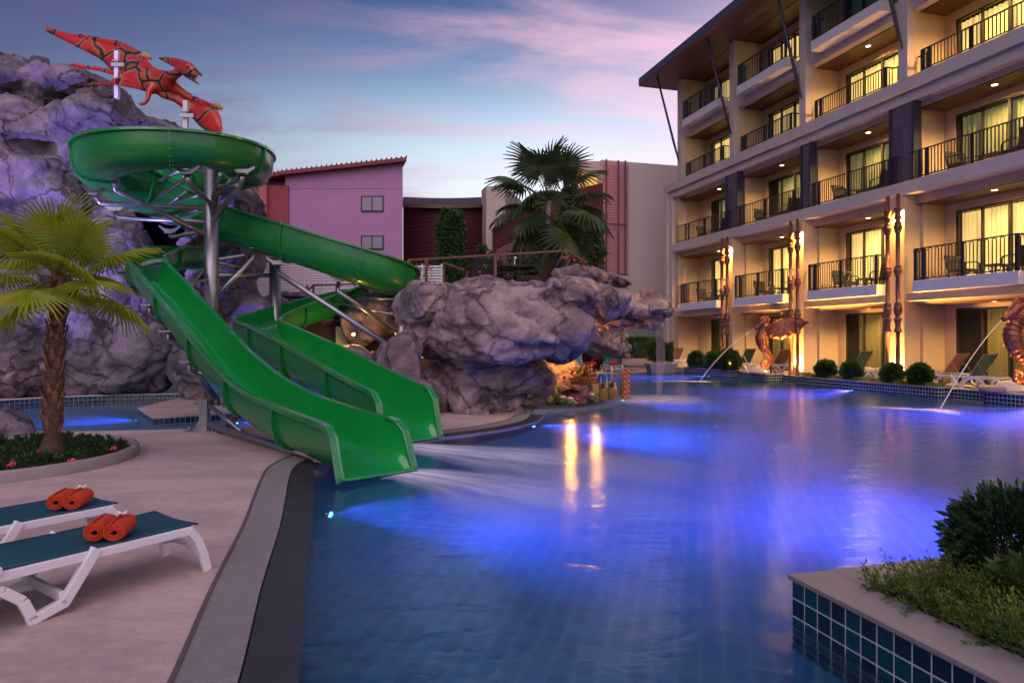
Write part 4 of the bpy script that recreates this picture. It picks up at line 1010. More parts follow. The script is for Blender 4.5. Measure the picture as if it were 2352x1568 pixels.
bd.tube([Q(318,176,16.8), Q(270,170,17.0), Q(232,160,17.2), Q(190,153,17.3)], [.13, .075, .055, .05], 12)                   # hind leg
bd.tube([Q(190,153,17.3), Q(172,149,17.3), Q(163,147,17.3)], [.07, .05, .03], 8)
for dx_, dy_ in ((-24, 8), (-18, 14), (-6, 11)): bd.tube([Q(186,150,17.3), Q(186+dx_*.8,146+dy_*.2,17.3), Q(186+dx_,148+dy_,17.3)], [.03, .03, .008], 6)
bd.tube([Q(355,200,16.3), Q(342,214,16.1), Q(340,228,16.0), Q(330,240,15.9)], [.15, .075, .05, .04], 10)                     # fore leg
for dx_, dy_ in ((-16, -4), (-15, 2), (-10, 6)): bd.tube([Q(332,238,15.9), Q(332+dx_,240+dy_,15.9)], [.028, .008], 6)
bd.tube([Q(372,180,16.4), Q(345,160,16.6), Q(318,125,17.2), Q(275,103,17.7), Q(200,88,18.0), Q(150,80,18.2), Q(106,70,18.4)], [.17, .10, .10, .09, .07, .045, .012], 12)  # far wing bone
bd.tube([Q(385,188,16.2), Q(408,206,16.25), Q(440,228,16.3), Q(470,238,16.2), Q(492,246,16.0), Q(506,272,15.9), Q(511,304,15.8)], [.18, .11, .09, .075, .05, .03, .015], 12)
V = bd; me = V.mesh('tmp', None); o = bpy.data.objects.new('tmp', me); col.objects.link(o)
md = o.modifiers.new('r', 'REMESH'); md.mode = 'VOXEL'; md.voxel_size = .021; md.use_smooth_shade = True
s_ = o.modifiers.new('s', 'SMOOTH'); s_.iterations = 4; s_.factor = .5
me2 = bpy.data.meshes.new_from_object(o.evaluated_get(bpy.context.evaluated_depsgraph_get())); bpy.data.objects.remove(o); me2.materials.clear(); me2.materials.append(M_pt)
inst(me2, 'body', pr)
def membrane(A, B, thick=.035, bulge=.12):
    """thick sheet between polylines A (bone) and B (trailing edge)"""
    n = len(A); m = 6; top = []; 
    for a, b_ in zip(A, B):
        for j in range(m+1):
            f = j/m; q = a.lerp(b_, f)+Vector((0, .0, bulge*math.sin(math.pi*f))); top.append(q)
    V = []; 
    for i in range(n):
        for j in range(m+1): V.append(top[i*(m+1)+j])
    low = [q-Vector((0, .02, thick)) for q in V]; k = m+1
    Fq = [(i*k+j, i*k+j+1, (i+1)*k+j+1, (i+1)*k+j) for i in range(n-1) for j in range(m)]
    N_ = len(V); Fl = [tuple(x+N_ for x in f[::-1]) for f in Fq]
    ed = [(i*k, (i+1)*k) for i in range(n-1)]+[((n-1)*k+j, (n-1)*k+j+1) for j in range(m)]+[((i+1)*k+m, i*k+m) for i in range(n-1)]+[(j+1, j) for j in range(m)]
    Fe = [(a, b_, b_+N_, a+N_) for a, b_ in ed]
    mb = MB(); mb.add(V+low, Fq+Fl+Fe, True); return mb
def dens(pts, n=6): return [Vector(p) for p in crom([tuple(p) for p in pts], n)]
membrane(dens([Q(106,70,18.4), Q(150,80,18.2), Q(200,88,18.0), Q(275,103,17.7), Q(318,125,17.2), Q(345,160,16.6), Q(365,180,16.4)]), dens([Q(108,71,18.4), Q(150,92,18.1), Q(185,110,17.9), Q(232,135,17.6), Q(256,160,17.3), Q(282,183,16.7), Q(345,190,16.5)])).build('wing', M_pt, pr)
membrane(dens([Q(385,188,16.3), Q(408,206,16.25), Q(440,228,16.3), Q(470,238,16.2), Q(492,246,16.0), Q(506,272,15.9), Q(511,304,15.8)]), dens([Q(355,208,16.3), Q(372,222,16.3), Q(400,232,16.3), Q(425,250,16.2), Q(445,272,16.1), Q(470,295,16.0), Q(508,304,15.8)])).build('wing', M_pt, pr)
for c_ in ((326,127,16.8), (488,243,16.0)):
    cl_ = MB(); u, v, Y = c_
    for k in range(3): cl_.tube([Q(u, v, Y), Q(u+8+4*k, v-3+2*k, Y), Q(u+13+4*k, v+2+2*k, Y), Q(u+12+4*k, v+10+k, Y)], [.05, .045, .035, .008], 8)
    cl_.build('claw', M_claw, pr)
te = MB()
for i in range(12):
    f = i/11; a = Q(438+22*f, 168+7*f, 15.5-.3*f); te.tube([a, a+Vector((0, 0, -.055))], [.010, .002], 5)
    a = Q(440+16*f, 177+15*f, 15.5-.3*f); te.tube([a, a+Vector((0, 0, .055))], [.010, .002], 5)
te.build('teeth', mat('tooth_white', (.7, .66, .6), .4), pr, kind='stuff')
MB().ball(Q(433, 155, 15.42), .045, 10, 6).build('eye', mat('eye_black', (.02, .015, .01), .15), pr)
st = MB()
for f in (.15, .3, .45, .6, .75): 
    a = Q(430-55*f, 153-17*f, 15.6+.6*f); st.tube([a+Vector((-.015, 0, 0)), a+Vector((.015, 0, 0))], .115-.085*f, 10)
for (u, v, Y, r) in ((188,86,18.05,.075), (272,103,17.7,.094), (225,93,17.9,.084), (432,222,16.3,.094), (450,231,16.27,.088)): a = Q(u, v, Y); st.tube([a+Vector((-.045, 0, .01)), a+Vector((.045, 0, -.01))], r, 12)
st.build('painted_stripe', mat('black_paint', (.015, .012, .012), .25), pr)
for k, (u, v0, v1, Y) in enumerate(((269, 118, 218, 16.95), (427, 232, 400, 15.75))):
    t_ = thing('statue_pole', ['square white pole under the far wing of the reptile statue', 'square white pole under the near wing of the reptile statue'][k], 'pole', Q(u, v1, Y))
    h = (v1-v0)*Y/F
    MB().box((-.05, -.05, -.1), (.05, .05, h)).build('shaft', M_white, t_)
    x = MB(); x.box((-.10, -.1, h-.42), (.22, -.075, h-.33)); x.box((-.08, -.08, h-.28), (.08, .08, h-.25)); x.build('clamp', M_steel, t_)
# ================================================================ sun loungers
M_sling = {'teal': mat('teal_sling', (.008, .062, .092), .6, var=.06, vscale=4, bump=.0008, bscale=400), 'green': mat('green_sling', (.03, .10, .075), .65, bump=.0008, bscale=300), 'tan': mat('tan_sling', (.30, .18, .12), .7, bump=.0008, bscale=300), 'blue': mat('blue_sling', (.05, .22, .27), .65)}
_lm = {}
def lounger_meshes(back):
    """local x runs from the foot end (0) to the head end; z up"""
    if back in _lm: return _lm[back]
    out = []; W = .27; zt = .335
    f = MB()
    for s in (-1, 1):
        y = s*W
        f.bar((.03, y, zt-.035), (1.15, y, zt-.035), .035, .055); f.bar((1.15, y, zt-.035), (1.86, y, zt-.04), .035, .055)
        f.bar((.05, y*.9, zt-.012), (1.84, y*.9, zt-.012), .012, .02)
        # foot leg, flaring outwards
        pts = [(.05, zt-.03), (-.01, zt-.10), (-.05, zt-.20), (-.085, 0)]
        for (a, b_), (c, d) in zip(pts, pts[1:]): f.bar((a, y, b_+.004), (c, y, d-.0), .04, .055)
        # V leg and arch leg
        f.bar((.62, y*1.04, zt+.0), (.80, y*1.04, .06), .045, .06); f.bar((.78, y*1.04, .07), (.98, y*1.04, .012), .045, .055)
        arch = [(.93+.02, .0), (1.0, .12), (1.09, .20), (1.22, .25), (1.36, .25), (1.50, .20), (1.60, .10), (1.64, 0)]
        for (a, b_), (c, d) in zip(arch, arch[1:]): f.bar((a, y*1.04, b_+.02), (c, y*1.04, d+.02), .045, .055)
        f.bar((1.64, y*1.04, .03), (1.74, y*1.04, .015), .045, .05); f.bar((1.72, y*1.04, .02), (1.88, y, zt-.05), .045, .055)
    arc = [(-.06, y, .10+.06*math.cos(y/W*1.4)) for y in [W*(i/5-1) for i in range(11)]]
    for a, b_ in zip(arc, arc[1:]): f.bar(a, b_, .05, .035)
    f.bar((.03, -W, zt-.035), (.03, W, zt-.035), .04, .05); f.bar((1.86, -W, zt-.04), (1.86, W, zt-.04), .04, .05); f.bar((.8, -W, .10), (.8, W, .10), .03, .06); f.bar((1.12, -W, zt-.04), (1.12, W, zt-.04), .03, .05)
    def sling(pts, w, th):
        n = len(pts); V = []; k = 9
        for (x, z) in pts:
            for j in range(k): 
                f_ = j/(k-1)*2-1; V.append((x, f_*w, z-.014*(1-f_*f_)))
        low = [(a, b_, c-th) for a, b_, c in V]; N_ = len(V)
        Fq = [(i*k+j, i*k+j+1, (i+1)*k+j+1, (i+1)*k+j) for i in range(n-1) for j in range(k-1)]
        ed = [(i*k, (i+1)*k) for i in range(n-1)]+[((i+1)*k+k-1, i*k+k-1) for i in range(n-1)]+[(j+1, j) for j in range(k-1)]+[((n-1)*k+j, (n-1)*k+j+1) for j in range(k-1)]
        m = MB(); m.add(V+low, Fq+[tuple(x+N_ for x in q[::-1]) for q in Fq]+[(a, b_, b_+N_, a+N_) for a, b_ in ed], True); return m
    bl = .72
    seat = sling([(-.02, zt+.002), (.0, zt+.012), (.08, zt+.008), (.3, zt+.004), (.6, zt+.004), (.9, zt+.006), (1.13, zt+.012)], W+.0, .012)
    a = R(back); bx, bz = 1.14, zt+.012
    bk = sling([(bx+bl*t_*math.cos(a), bz+bl*t_*math.sin(a)) for t_ in (0, .05, .3, .6, .9, .98, 1)], W*.96, .012)
    bf = MB()
    for s in (-1, 1): bf.bar((bx, s*W*.93, bz-.02), (bx+bl*math.cos(a), s*W*.93, bz-.02+bl*math.sin(a)), .022, .022)
    bf.bar((bx+bl*math.cos(a), -W*.93, bz-.02+bl*math.sin(a)), (bx+bl*math.cos(a), W*.93, bz-.02+bl*math.sin(a)), .022)
    if back > 10: 
        for s in (-1, 1): bf.bar((bx+.4*math.cos(a), s*W*.9, bz+.4*math.sin(a)-.02), (bx+.55, s*W*.9, zt-.03), .015)
    hg = MB(); [hg.tube([(1.13, s*(W+.012), zt+.012), (1.13, s*(W+.05), zt+.012)], .028, 12) for s in (-1, 1)]
    _lm[back] = (f, seat, bk, bf, hg); return _lm[back]
def lounger(loc, rot, color, back, label, group):
    t_ = thing('sun_lounger', label, 'sun lounger', loc, rot, group)
    f, seat, bk, bf, hg = lounger_meshes(back)
    key = ('lm', back)
    f.build('frame', M_white, t_, bevel=.008); seat.build('seat_sling', M_sling[color], t_)
    b_ = bf.build('backrest_frame', M_steel, t_); bk.build('backrest_sling', M_sling[color], t_); hg.build('hinge', M_white, t_)
    return t_
def yaw(v): return math.atan2(v[1], v[0])
a1 = Vector((-.575, -.82, 0)).normalized()
lounger((-2.36, 4.67, .012), yaw(a1), 'teal', 0, 'flat teal lounger nearest the camera, holding rolled orange towels', 'near loungers')
lounger((-3.24, 5.24, .012), yaw(a1), 'teal', 0, 'flat teal lounger just behind the nearest one, cut by the left edge', 'near loungers')
sdir = -HD; ys = yaw(sdir)
for (s, t, c, back, lab) in ((-.7, -.15, 'green', 55, 'green lounger with raised back left of the seahorse fountain'), (.8, -.95, 'tan', 52, 'tan lounger with raised back behind the last round bushes'),
        (3.7, -.35, 'green', 56, 'green lounger with raised back between the second and third round bushes of the long planter'), (3.2, -1.0, 'tan', 30, 'tan lounger with lowered back beside the window, behind the green one'),
        (9.6, -.1, 'green', 55, 'green lounger with raised back just left of the winged dragon'), (8.0, -.55, 'tan', 52, 'tan lounger with raised back behind the winged dragon tail'),
        (14.5, .45, 'tan', 50, 'tan lounger at the hotel corner, the farthest on the terrace'), (11.9, -.5, 'green', 58, 'green lounger partly hidden by the middle bush left of the dragon')):
    lounger(L(s, t, .256), ys, c, back, lab, 'loungers on the hotel terrace')
for i, (u, lab) in enumerate(((1338, 'blue lounger with a red towel, half hidden by the rock overhang'), (1417, 'blue lounger with a red towel, right of the pair beside the rock pillar'))):
    p = P(u, 848, .012); p.y = 30.9+.2*i; p.x = (u-1176)/F*p.y
    lounger(p, R(97), 'blue', 62, lab, 'pair of blue loungers across the pool')
# rolled towels
M_tow = mat('orange_towel', (.52, .045, .012), .95, var=.2, vscale=60, bump=.004, bscale=220)
M_tow2 = mat('red_towel', (.45, .02, .012), .95, bump=.004, bscale=150)
M_petal = mat('white_petal', (.8, .76, .72), .5); M_yel = mat('yellow_petal', (.75, .5, .08), .5)
def towel(loc, d, r, ln, label, m, group, turns=3.2):
    t_ = thing('rolled_towel', label, 'towel', loc, yaw(d), group)
    # spiral extruded along local x
    n = 70; V = []; K = 13
    for i in range(n+1):
        a = i/n*turns*2*math.pi; rr = .018+(r-.018)*(i/n)
        for j in range(K):
            f = j/(K-1); x = (f-.5)*ln; q = 1-.10*abs(2*f-1)**3
            off = .03*math.sin(2.2*f+1)*(i/n)
            V.append((x+off*.2, rr*q*math.cos(a)*1.06, r+rr*q*math.sin(a)*.93))
    Fq = [(i*K+j, i*K+j+1, (i+1)*K+j+1, (i+1)*K+j) for i in range(n) for j in range(K-1)]
    o = inst(mesh_np('roll', V, Fq, m), 'roll', t_)
    md = o.modifiers.new('s', 'SOLIDIFY'); md.thickness = (r-.018)/turns*.72
    md.offset = 0
    return t_
def flower(loc, label):
    t_ = thing('flower', label, 'flower', loc)
    p_ = MB()
    for k in range(5):
        a = k*2*math.pi/5; q = Vector((math.cos(a), math.sin(a), .35)); y = Vector((-math.sin(a), math.cos(a), 0))
        p_.add([(0,0,0), q*.022+y*.014, q*.045+Vector((0,0,.004)), q*.022-y*.014], [(0,1,2,3)])
    p_.build('petal', M_petal, t_); MB().ball((0,0,.006), .007, 8, 5).build('centre', M_yel, t_)
td = (Vector((-.24, .97, 0))).normalized()
zt = .012+.347
for i, (u, v, lab) in enumerate(((217, 1214, 'left orange rolled towel on the nearest lounger'), (262, 1217, 'right orange rolled towel on the nearest lounger'))):
    p = P(u, 1242, zt); towel((p.x+td.x*.13, p.y+td.y*.13, zt-.012), td, .064, .27, lab, M_tow, 'rolled orange towels')
    if i: flower((p.x+td.x*.17-.01, p.y+td.y*.17, zt+.118), 'white flower lying on the towels of the nearest lounger')
for i, (u, lab) in enumerate(((128, 'left orange rolled towel on the second lounger'), (165, 'right orange rolled towel on the second lounger'))):
    p = P(u, 1170, zt); towel((p.x+td.x*.13, p.y+td.y*.13, zt-.012), td, .064, .27, lab, M_tow, 'rolled orange towels')
    if i: flower((p.x+td.x*.18, p.y+td.y*.18, zt+.118), 'white flower lying on the towels of the second lounger')
for u, Y, nm in ((1364, 31.2, 'left'), (1412, 31.4, 'right')):
    x = (u-1176)/F*Y
    t_ = towel((x-.05, Y+.1, zt-.012), (1, 0, 0), .085, .36, f'red rolled towel on the {nm} blue lounger', M_tow2, 'red towels on the blue loungers', 2)
    MB().tube([(.0, -.02, .16), (.05, 0, .24), (-.06, 0, .25), (-.02, .01, .17)], .035, 8).build('folded_end', M_tow2, t_)

# ================================================================ palms
def fan_leaf(seed, nseg=38, spread=150, Rr=.62, droop=.3):
    rs = random.Random(seed); V = []; Fq = []
    hub = Vector((1, 0, 0))
    for k in range(nseg):
        a = R(-spread+2*spread*k/(nseg-1)); da = R(spread/nseg)*1.02
        ln = Rr*(1-.28*(abs(a)/R(spread))**2)*rs.uniform(.9, 1.06)
        def pt(r, an, z): return Vector((1+r*math.cos(an), r*math.sin(an), z - droop*r*r - .10*abs(math.sin(an))*r))
        sp = rs.uniform(-.02, .02)
        rows = [(.02, da*1.05, .0), (ln*.52, da*1.05, .006), (ln*.74, da*.55, .004), (ln, .004, -.10*rs.random()*Rr)]
        o = len(V)
        for r, w, z in rows:
            V += [pt(r, a-w+sp*r, z), pt(r, a+sp*r, z-.028*min(1, r*3)), pt(r, a+w+sp*r, z)]
        for i in range(3):
            for j in range(2): q = o+i*3+j; Fq.append((q, q+1, q+4, q+3))
    return V, Fq
def palm(name, label, base, height, r0, r1, nfr, Rr, pet, leafm, trunkm, seed, meshes, boots=True, lean=(0, 0), elev=(-50, 78)):
    rs = random.Random(seed)
    root = thing(name, label, 'palm tree', base)
    tp = [Vector((lean[0]*f*f, lean[1]*f*f, height*f)) for f in [i/14 for i in range(15)]]
    rr = [r0*(1-.0*f)+(r1-r0)*f+(.35*r0*(1-f*7) if f < .14 else 0)+(.02*math.sin(i*2.3) if boots else .003*math.sin(i*3)) for i, f in enumerate([i/14 for i in range(15)])]
    MB().tube(tp, rr, 18).build('trunk', trunkm, root)
    if boots:
        bt = MB(); n = 95
        for i in range(n):
            f = .16+.84*i/n; a = i*2.399; c = Vector((lean[0]*f*f, lean[1]*f*f, height*f)); o_ = Vector((math.cos(a), math.sin(a), 0)); r_ = r0+(r1-r0)*f
            q = c+o_*r_*.85; tip = q+o_*(.035+.03*rs.random())+Vector((0, 0, .10+.05*rs.random())); y = Vector((-o_.y, o_.x, 0))
            bt.add([q-y*.035, q+y*.035, tip+y*.014, tip-y*.014, q-y*.02+o_*.02+Vector((0,0,.0)), tip-o_*.012], [(0,1,2,3), (0,4,5,3), (1,2,5,4)])
        bt.build('leaf_bases', mat('leaf_base_orange', (.19, .085, .04), .8, var=.5, vscale=14), root, kind='stuff')
        fb = MB()
        for i in range(240):
            f = .3+.7*rs.random(); a = rs.random()*6.28; c = Vector((lean[0]*f*f, lean[1]*f*f, height*f)); o_ = Vector((math.cos(a), math.sin(a), 0)); r_ = r0+(r1-r0)*f
            q = c+o_*r_; d = (o_*rs.uniform(.3, 1)+Vector((rs.uniform(-.6, .6), rs.uniform(-.6, .6), rs.uniform(-1, .5)))).normalized()*rs.uniform(.04, .13)
            fb.bar(q, q+d, .004)
        fb.build('trunk_fibres', mat('trunk_fibre', (.09, .055, .04), .9), root, kind='stuff')
    top = tp[-1]
    crown = bpy.data.objects.new('crown', None); col.objects.link(crown); crown.parent = root; crown.location = top
    for i in range(nfr):
        f = i/(nfr-1); el = elev[1]+(elev[0]-elev[1])*f; az = i*137.5+rs.uniform(-15, 15); L_ = pet*(rs.uniform(.85, 1.1))*(.98+.2*f)
        me = meshes[i % len(meshes)]
        fr_ = inst(me, 'frond', crown, (0, 0, 0), (R(rs.uniform(-25, 25)), R(-el), R(az)), (L_, L_, L_))
        # petiole, curved from the crown
        d = Vector((math.cos(R(el))*math.cos(R(az)), math.cos(R(el))*math.sin(R(az)), math.sin(R(el))))
        MB().tube([Vector((0,0,-.05)), d*L_*.5+Vector((0, 0, .02)), d*L_*1.02], [.014*Rr/.62+.004, .010, .007], 6).build('leaf_stalk', MATS['stalk'], crown)
    return root
mat('stalk', (.14, .17, .03), .5)
M_frond1 = mat('yellow_green_frond', (.27, .35, .02), .5, col2=(.50, .32, .02), c2scale=2.2, c2lo=.52, c2hi=.72, var=.2, vscale=9); translucent(M_frond1, (.40, .42, .03), .4)  # yellow-green leaf colour with browner patches
M_frond2 = mat('dark_frond', (.03, .065, .028), .42, var=.4, vscale=4, col2=(.06, .09, .02), c2scale=1.5); translucent(M_frond2, (.06, .12, .03), .2)
fm1 = []; fm2 = []
for k in range(4):
    V, Fq = fan_leaf(k, 40, 152, .98, .22); fm1.append(mesh_np('frond', [tuple(v) for v in V], Fq, M_frond1, False))
    V, Fq = fan_leaf(k+10, 30, 150, .70, .55); fm2.append(mesh_np('frond', [tuple(v) for v in V], Fq, M_frond2, False))
M_trunk1 = mat('shaggy_palm_trunk', (.085, .048, .033), .9, var=.5, vscale=14, bump=.02, bscale=24, stretch=(1, 1, 2.5))
M_trunk2 = mat('ringed_palm_trunk', (.30, .26, .25), .8, var=.25, vscale=5, bump=.01, bscale=10, stretch=(.4, .4, 5))
pb = P(120, 1054, .1)
palm('fan_palm', 'young fan palm with shaggy trunk in the round planter by the loungers', (pb.x, pb.y, .08), 2.30, .105, .09, 18, .62, .50, M_frond1, M_trunk1, 5, fm1, True, (.12, .0), (-36, 84))
pc = Q(1252, 640, 19.8)
palm('fan_palm', 'tall dark fan palm behind the terrace, silhouetted on the sky', (pc.x, pc.y, 2.6), CAM_H+(777-462)*19.8/F-2.6, .10, .075, 27, .8, 1.2, M_frond2, M_trunk2, 9, fm2, False, (.12, 0), (-66, 86))

# ================================================================ round planter
rp = thing('round_planter', 'round low concrete planter around the shaggy palm', 'planter', (-6.62, 8.55, 0))
ro, ri = 1.62, 1.52
pf = [(ro, -.0), (ro, .13), (ro-.01, .145), (ri+.01, .145), (ri, .13), (ri, .02)]
V = []; n = 72
for i in range(n):
    a = 2*math.pi*i/n
    for r, z in pf: V.append((r*math.cos(a), r*math.sin(a), z))
m_ = MB(); k = len(pf); m_.add(V, [(i*k+j, ((i+1) % n)*k+j, ((i+1) % n)*k+j+1, i*k+j+1) for i in range(n) for j in range(k-1)], True)
m_.build('kerb', mat('planter_concrete', (.27, .245, .235), .7, var=.12, vscale=4, bump=.002, bscale=50), rp)
MB().prism(ellipse(0, 0, 1.53, 1.53), .0, .09).build('soil', M_soil, rp)
rs = np.random.RandomState(4)
def rosettes(n, ctr, rad, z, h, leafn=14, size=.07, squash=1, seed=3, mask=None):
    rs = np.random.RandomState(seed); pts = []; nr = []
    while len(pts) < n*leafn:
        a = rs.rand()*6.283; r = rad*math.sqrt(rs.rand()); c = np.array([ctr[0]+r*math.cos(a), ctr[1]+r*math.sin(a)*squash, z])
        if mask and not mask(c): continue
        top = h*(.6+.4*rs.rand()) * (1-.3*(r/rad)**3)
        for j in range(leafn):
            f = j/leafn; an = j*2.4; el = .2+1.1*f
            d = np.array([math.cos(an)*math.cos(el), math.sin(an)*math.cos(el), math.sin(el)])
            pts.append(c+np.array([0, 0, top*(.35+.65*f)])); nr.append(d)
    return np.array(pts), np.array(nr)
pts, nr = rosettes(430, (-6.62, 8.55), 1.47, .05, .17, 16, seed=3)
o = inst(leaf_cloud('ground_cover_leaves', pts, nr, .062, M_leafd, .5, .12, 3), 'ground_cover'); tag(o, 'dark leafy ground cover filling the round palm planter', 'ground cover', kind='stuff')
M_pink = mat('pink_flower', (.62, .06, .12), .6)
for i, (u, v) in enumerate(((262, 1030), (165, 1058), (28, 1066), (92, 1036))):
    p = P(u, v, .20); t_ = thing('flower', ['small pink flower cluster at the right rim of the round planter', 'small pink flower cluster right of the palm trunk', 'small pink flower cluster at the left edge of the round planter', 'small pink flower cluster behind the palm trunk'][i], 'flower', p)
    m_ = MB(); [m_.ball((rnd.uniform(-.03, .03), rnd.uniform(-.03, .03), rnd.uniform(-.01, .02)), .012, 6, 4) for _ in range(14)]; m_.build('petal', M_pink, t_)

# ================================================================ bushes
def bush(name, label, c, r, n, size, m, seed, squash=1.0, cat='bush', group=None, stems=True, flat=.9):
    t_ = thing(name, label, cat, c, 0, group); rs = np.random.RandomState(seed)
    d = rs.normal(size=(n, 3)); d /= np.linalg.norm(d, axis=1)[:, None]
    lump = 1+.30*fbm(d*2.4+seed, 3); rad = (.25+.75*rs.rand(n)**.45)*lump
    p = d*rad[:, None]*r*np.array([1, 1, squash]); 
    o = inst(leaf_cloud('leaves', p, d*.35+np.array([0, 0, .2]), size, m, .55, .8, seed), 'leaves', t_); o['kind'] = 'stuff'
    if stems:
        st = MB(); rr = random.Random(seed)
        for _ in range(9):
            a = rr.random()*6.28; q = Vector((math.cos(a)*.5*r, math.sin(a)*.5*r, r*squash*.5*rr.random())); st.tube([(0, 0, -r*squash*.95), q*.5, q], [.012, .009, .004], 5)
        st.build('stem', M_soil, t_)
    return t_
for i, (u, ru, s_, nm) in enumerate(((1899, 23, 2.72, 'first round bush from the dragon on the long planter'), (1958, 24, 1.60, 'second round bush from the dragon on the long planter'), (2051, 25, .02, 'third round bush from the dragon on the long planter'), (2115, 27, -.93, 'fourth round bush on the long planter, nearest the seahorse'))):
    q = L(s_, .80, .30); r_ = ru*q.y/F*.9
    bush('round_bush', nm, (q.x, q.y, .29+r_*.92), r_, 6500, .068, M_leafd, 60+i, 1.02, group='clipped round bushes on the tiled planters')
for i, (u, ru, s_, nm) in enumerate(((1602, 21, 10.75, 'leftmost clipped bush on the short planter by the hotel corner'), (1646, 24, 9.35, 'middle clipped bush on the short planter'), (1704, 27, 8.2, 'clipped bush nearest the dragon on the short planter'))):
    q = L(s_, .80, .30); r_ = ru*q.y/F*.9
    bush('round_bush', nm, (q.x, q.y, .29+r_*.9), r_, 6000, .072, M_leafd, 70+i, 1.02, group='clipped round bushes on the tiled planters')
def strip_cover(name, label, s0, s1, t0, t1, z, h, n, size, m, seed, asp=.25):
    rs = np.random.RandomState(seed); p = []
    x = s0+(s1-s0)*rs.rand(n); y = t0+(t1-t0)*rs.rand(n); lump = .5+.5*fbm(np.stack([x*2.4, y*2.4, x*0], 1), 3)
    hh = z+h*rs.rand(n)*np.clip(lump+.3, .15, 1.4)
    P_ = np.array([tuple(L(a, b_, c)) for a, b_, c in zip(x, y, hh)])
    d = rs.normal(size=(n, 3))*.5+np.array([0, 0, .75])
    o = inst(leaf_cloud('leaf_sprays', P_, d, size, m, asp, .35, seed), name); tag(o, label, 'ground cover', kind='stuff'); return o
M_spray = mat('juniper_green', (.055, .105, .022), .5, var=.5, vscale=6, col2=(.12, .16, .02), c2scale=3); translucent(M_spray, (.10, .2, .02), .25)
strip_cover('low_juniper', 'low juniper spreading along the long tiled planter', -1.6, 3.8, .62, .99, .27, .12, 7000, .06, M_spray, 5)
strip_cover('low_shrubs', 'low shrubs along the short planter left of the dragon', 8.0, 11.3, .64, .96, .27, .2, 4500, .06, M_leafd, 6, .5)
# foreground planter: feathery sprays
def sprays(n, s0, s1, t0, t1, z, m, seed):
    rs = random.Random(seed); pts = []; nr = []
    for i in range(n):
        s = rs.uniform(s0, s1); t = rs.uniform(t0, t1); base = L(s, t, z); a = rs.random()*6.283; el = rs.uniform(.15, 1.3); ln = rs.uniform(.08, .17)*(1.5 if math.sin(s*3+t*5) > .3 else 1)
        d = Vector((math.cos(a)*math.cos(el), math.sin(a)*math.cos(el), math.sin(el))); x = d.cross(Vector((0,0,1))).normalized()
        k = 9
        for j in range(k):
            f = (j+1)/k; q = base+d*ln*f+Vector((0, 0, -.05*f*f*math.cos(el)))
            for sgn in (-1, 1):
                pts.append(tuple(q)); nr.append(tuple((d+x*sgn*.8).normalized()))
        pts.append(tuple(base+d*ln)); nr.append(tuple(d))
    return np.array(pts), np.array(nr)
pts, nr = sprays(11000, -15.4, -12.95, 11.2, 14.13, .27, M_spray, 3)
o = inst(leaf_cloud('sprays', pts, nr, .026, M_spray, .30, .18, 4), 'low_juniper'); tag(o, 'feathery juniper ground cover in the near corner planter', 'ground cover', kind='stuff')
pts, nr = sprays(500, -13.3, -12.92, 12.4, 14.1, .27, M_spray, 8)
q = P(2290, 1235, .62); 
bush('shrub', 'glossy-leaved shrub standing in the near corner planter', tuple(Q(2338, 1262, 3.72)), .34, 6000, .050, mat('glossy_leaf', (.022, .055, .022), .28, var=.5, vscale=9, spec=.6, col2=(.07, .12, .02), c2scale=5, c2lo=.55, c2hi=.75), 90, 1.0, 'shrub')
bush('shrub', 'long-leaved shrub at the right edge behind the juniper', tuple(Q(2375, 1375, 3.35)), .20, 500, .075, M_leafm, 91, .9, 'shrub')

# ================================================================ far bank planting
MB_ = MB(); a = P(1428, 850, .012)
def box_at(name, u0, u1, v0, v1, Y, depth, m, label=None, cat=None, par=None, taper=1):
    a = Q(u0, v1, Y); b_ = Q(u1, v0, Y); o = MB().box((a.x, Y, a.z), (b_.x, Y+depth, b_.z)).build(name, m, par)
    if label: tag(o, label, cat)
    return o
gw_ = thing('glass_fence', 'grey-green frosted glass fence panel behind the hedge', 'fence', (0,0,0))
box_at('panel', 1400, 1580, 752, 830, 36.0, .04, mat('frosted_green_glass', (.13, .19, .17), .35, var=.1, vscale=2), par=gw_); box_at('cap', 1400, 1580, 749, 751.6, 36.0, .06, M_steel, par=gw_)
hp = thing('hedge_planter', 'low concrete trough under the hedge at the far side of the pool', 'planter'); box_at('trough', 1428, 1500, 823, 838, 32.6, .5, mat('concrete_trough', (.30, .26, .27), .8), par=hp)
def hedge(name, label, u0, u1, v0, v1, Y, depth, m, n, size, seed, cat='hedge', top=None):
    rs = np.random.RandomState(seed); a = Q(u0, v1, Y); b_ = Q(u1, v0, Y)
    p = rs.rand(n, 3); 
    side = rs.rand(n); p[:, 1] = np.where(side < .6, p[:, 1]*.25, p[:, 1]); p[:, 2] = np.where((side > .6) & (side < .85), 1-p[:, 2]*.15, p[:, 2])
    P_ = np.stack([a.x+(b_.x-a.x)*p[:,0], Y+depth*p[:,1], a.z+(b_.z-a.z)*p[:,2]], 1)
    if top is not None:
        P_[:, 2] = a.z+(P_[:, 2]-a.z)*np.array([top(x) for x in p[:,0]])
    P_ += .10*np.stack([fbm(P_*1.7+i*9, 2) for i in range(3)], 1)
    d = (P_-np.array([(a.x+b_.x)/2, Y+depth*.7, (a.z+b_.z)/2])); d /= np.linalg.norm(d, axis=1)[:,None]
    t_ = thing(name, label, cat, (0, 0, 0)); o = inst(leaf_cloud('leaves', P_, d+np.array([0,0,.3]), size, m, .5, .6, seed), 'leaves', t_); o['kind'] = 'stuff'
    return t_
hedge('hedge', 'clipped pale green hedge in the far trough left of the box planter', 1428, 1500, 777, 826, 32.8, .5, M_leafm, 4500, .10, 31)
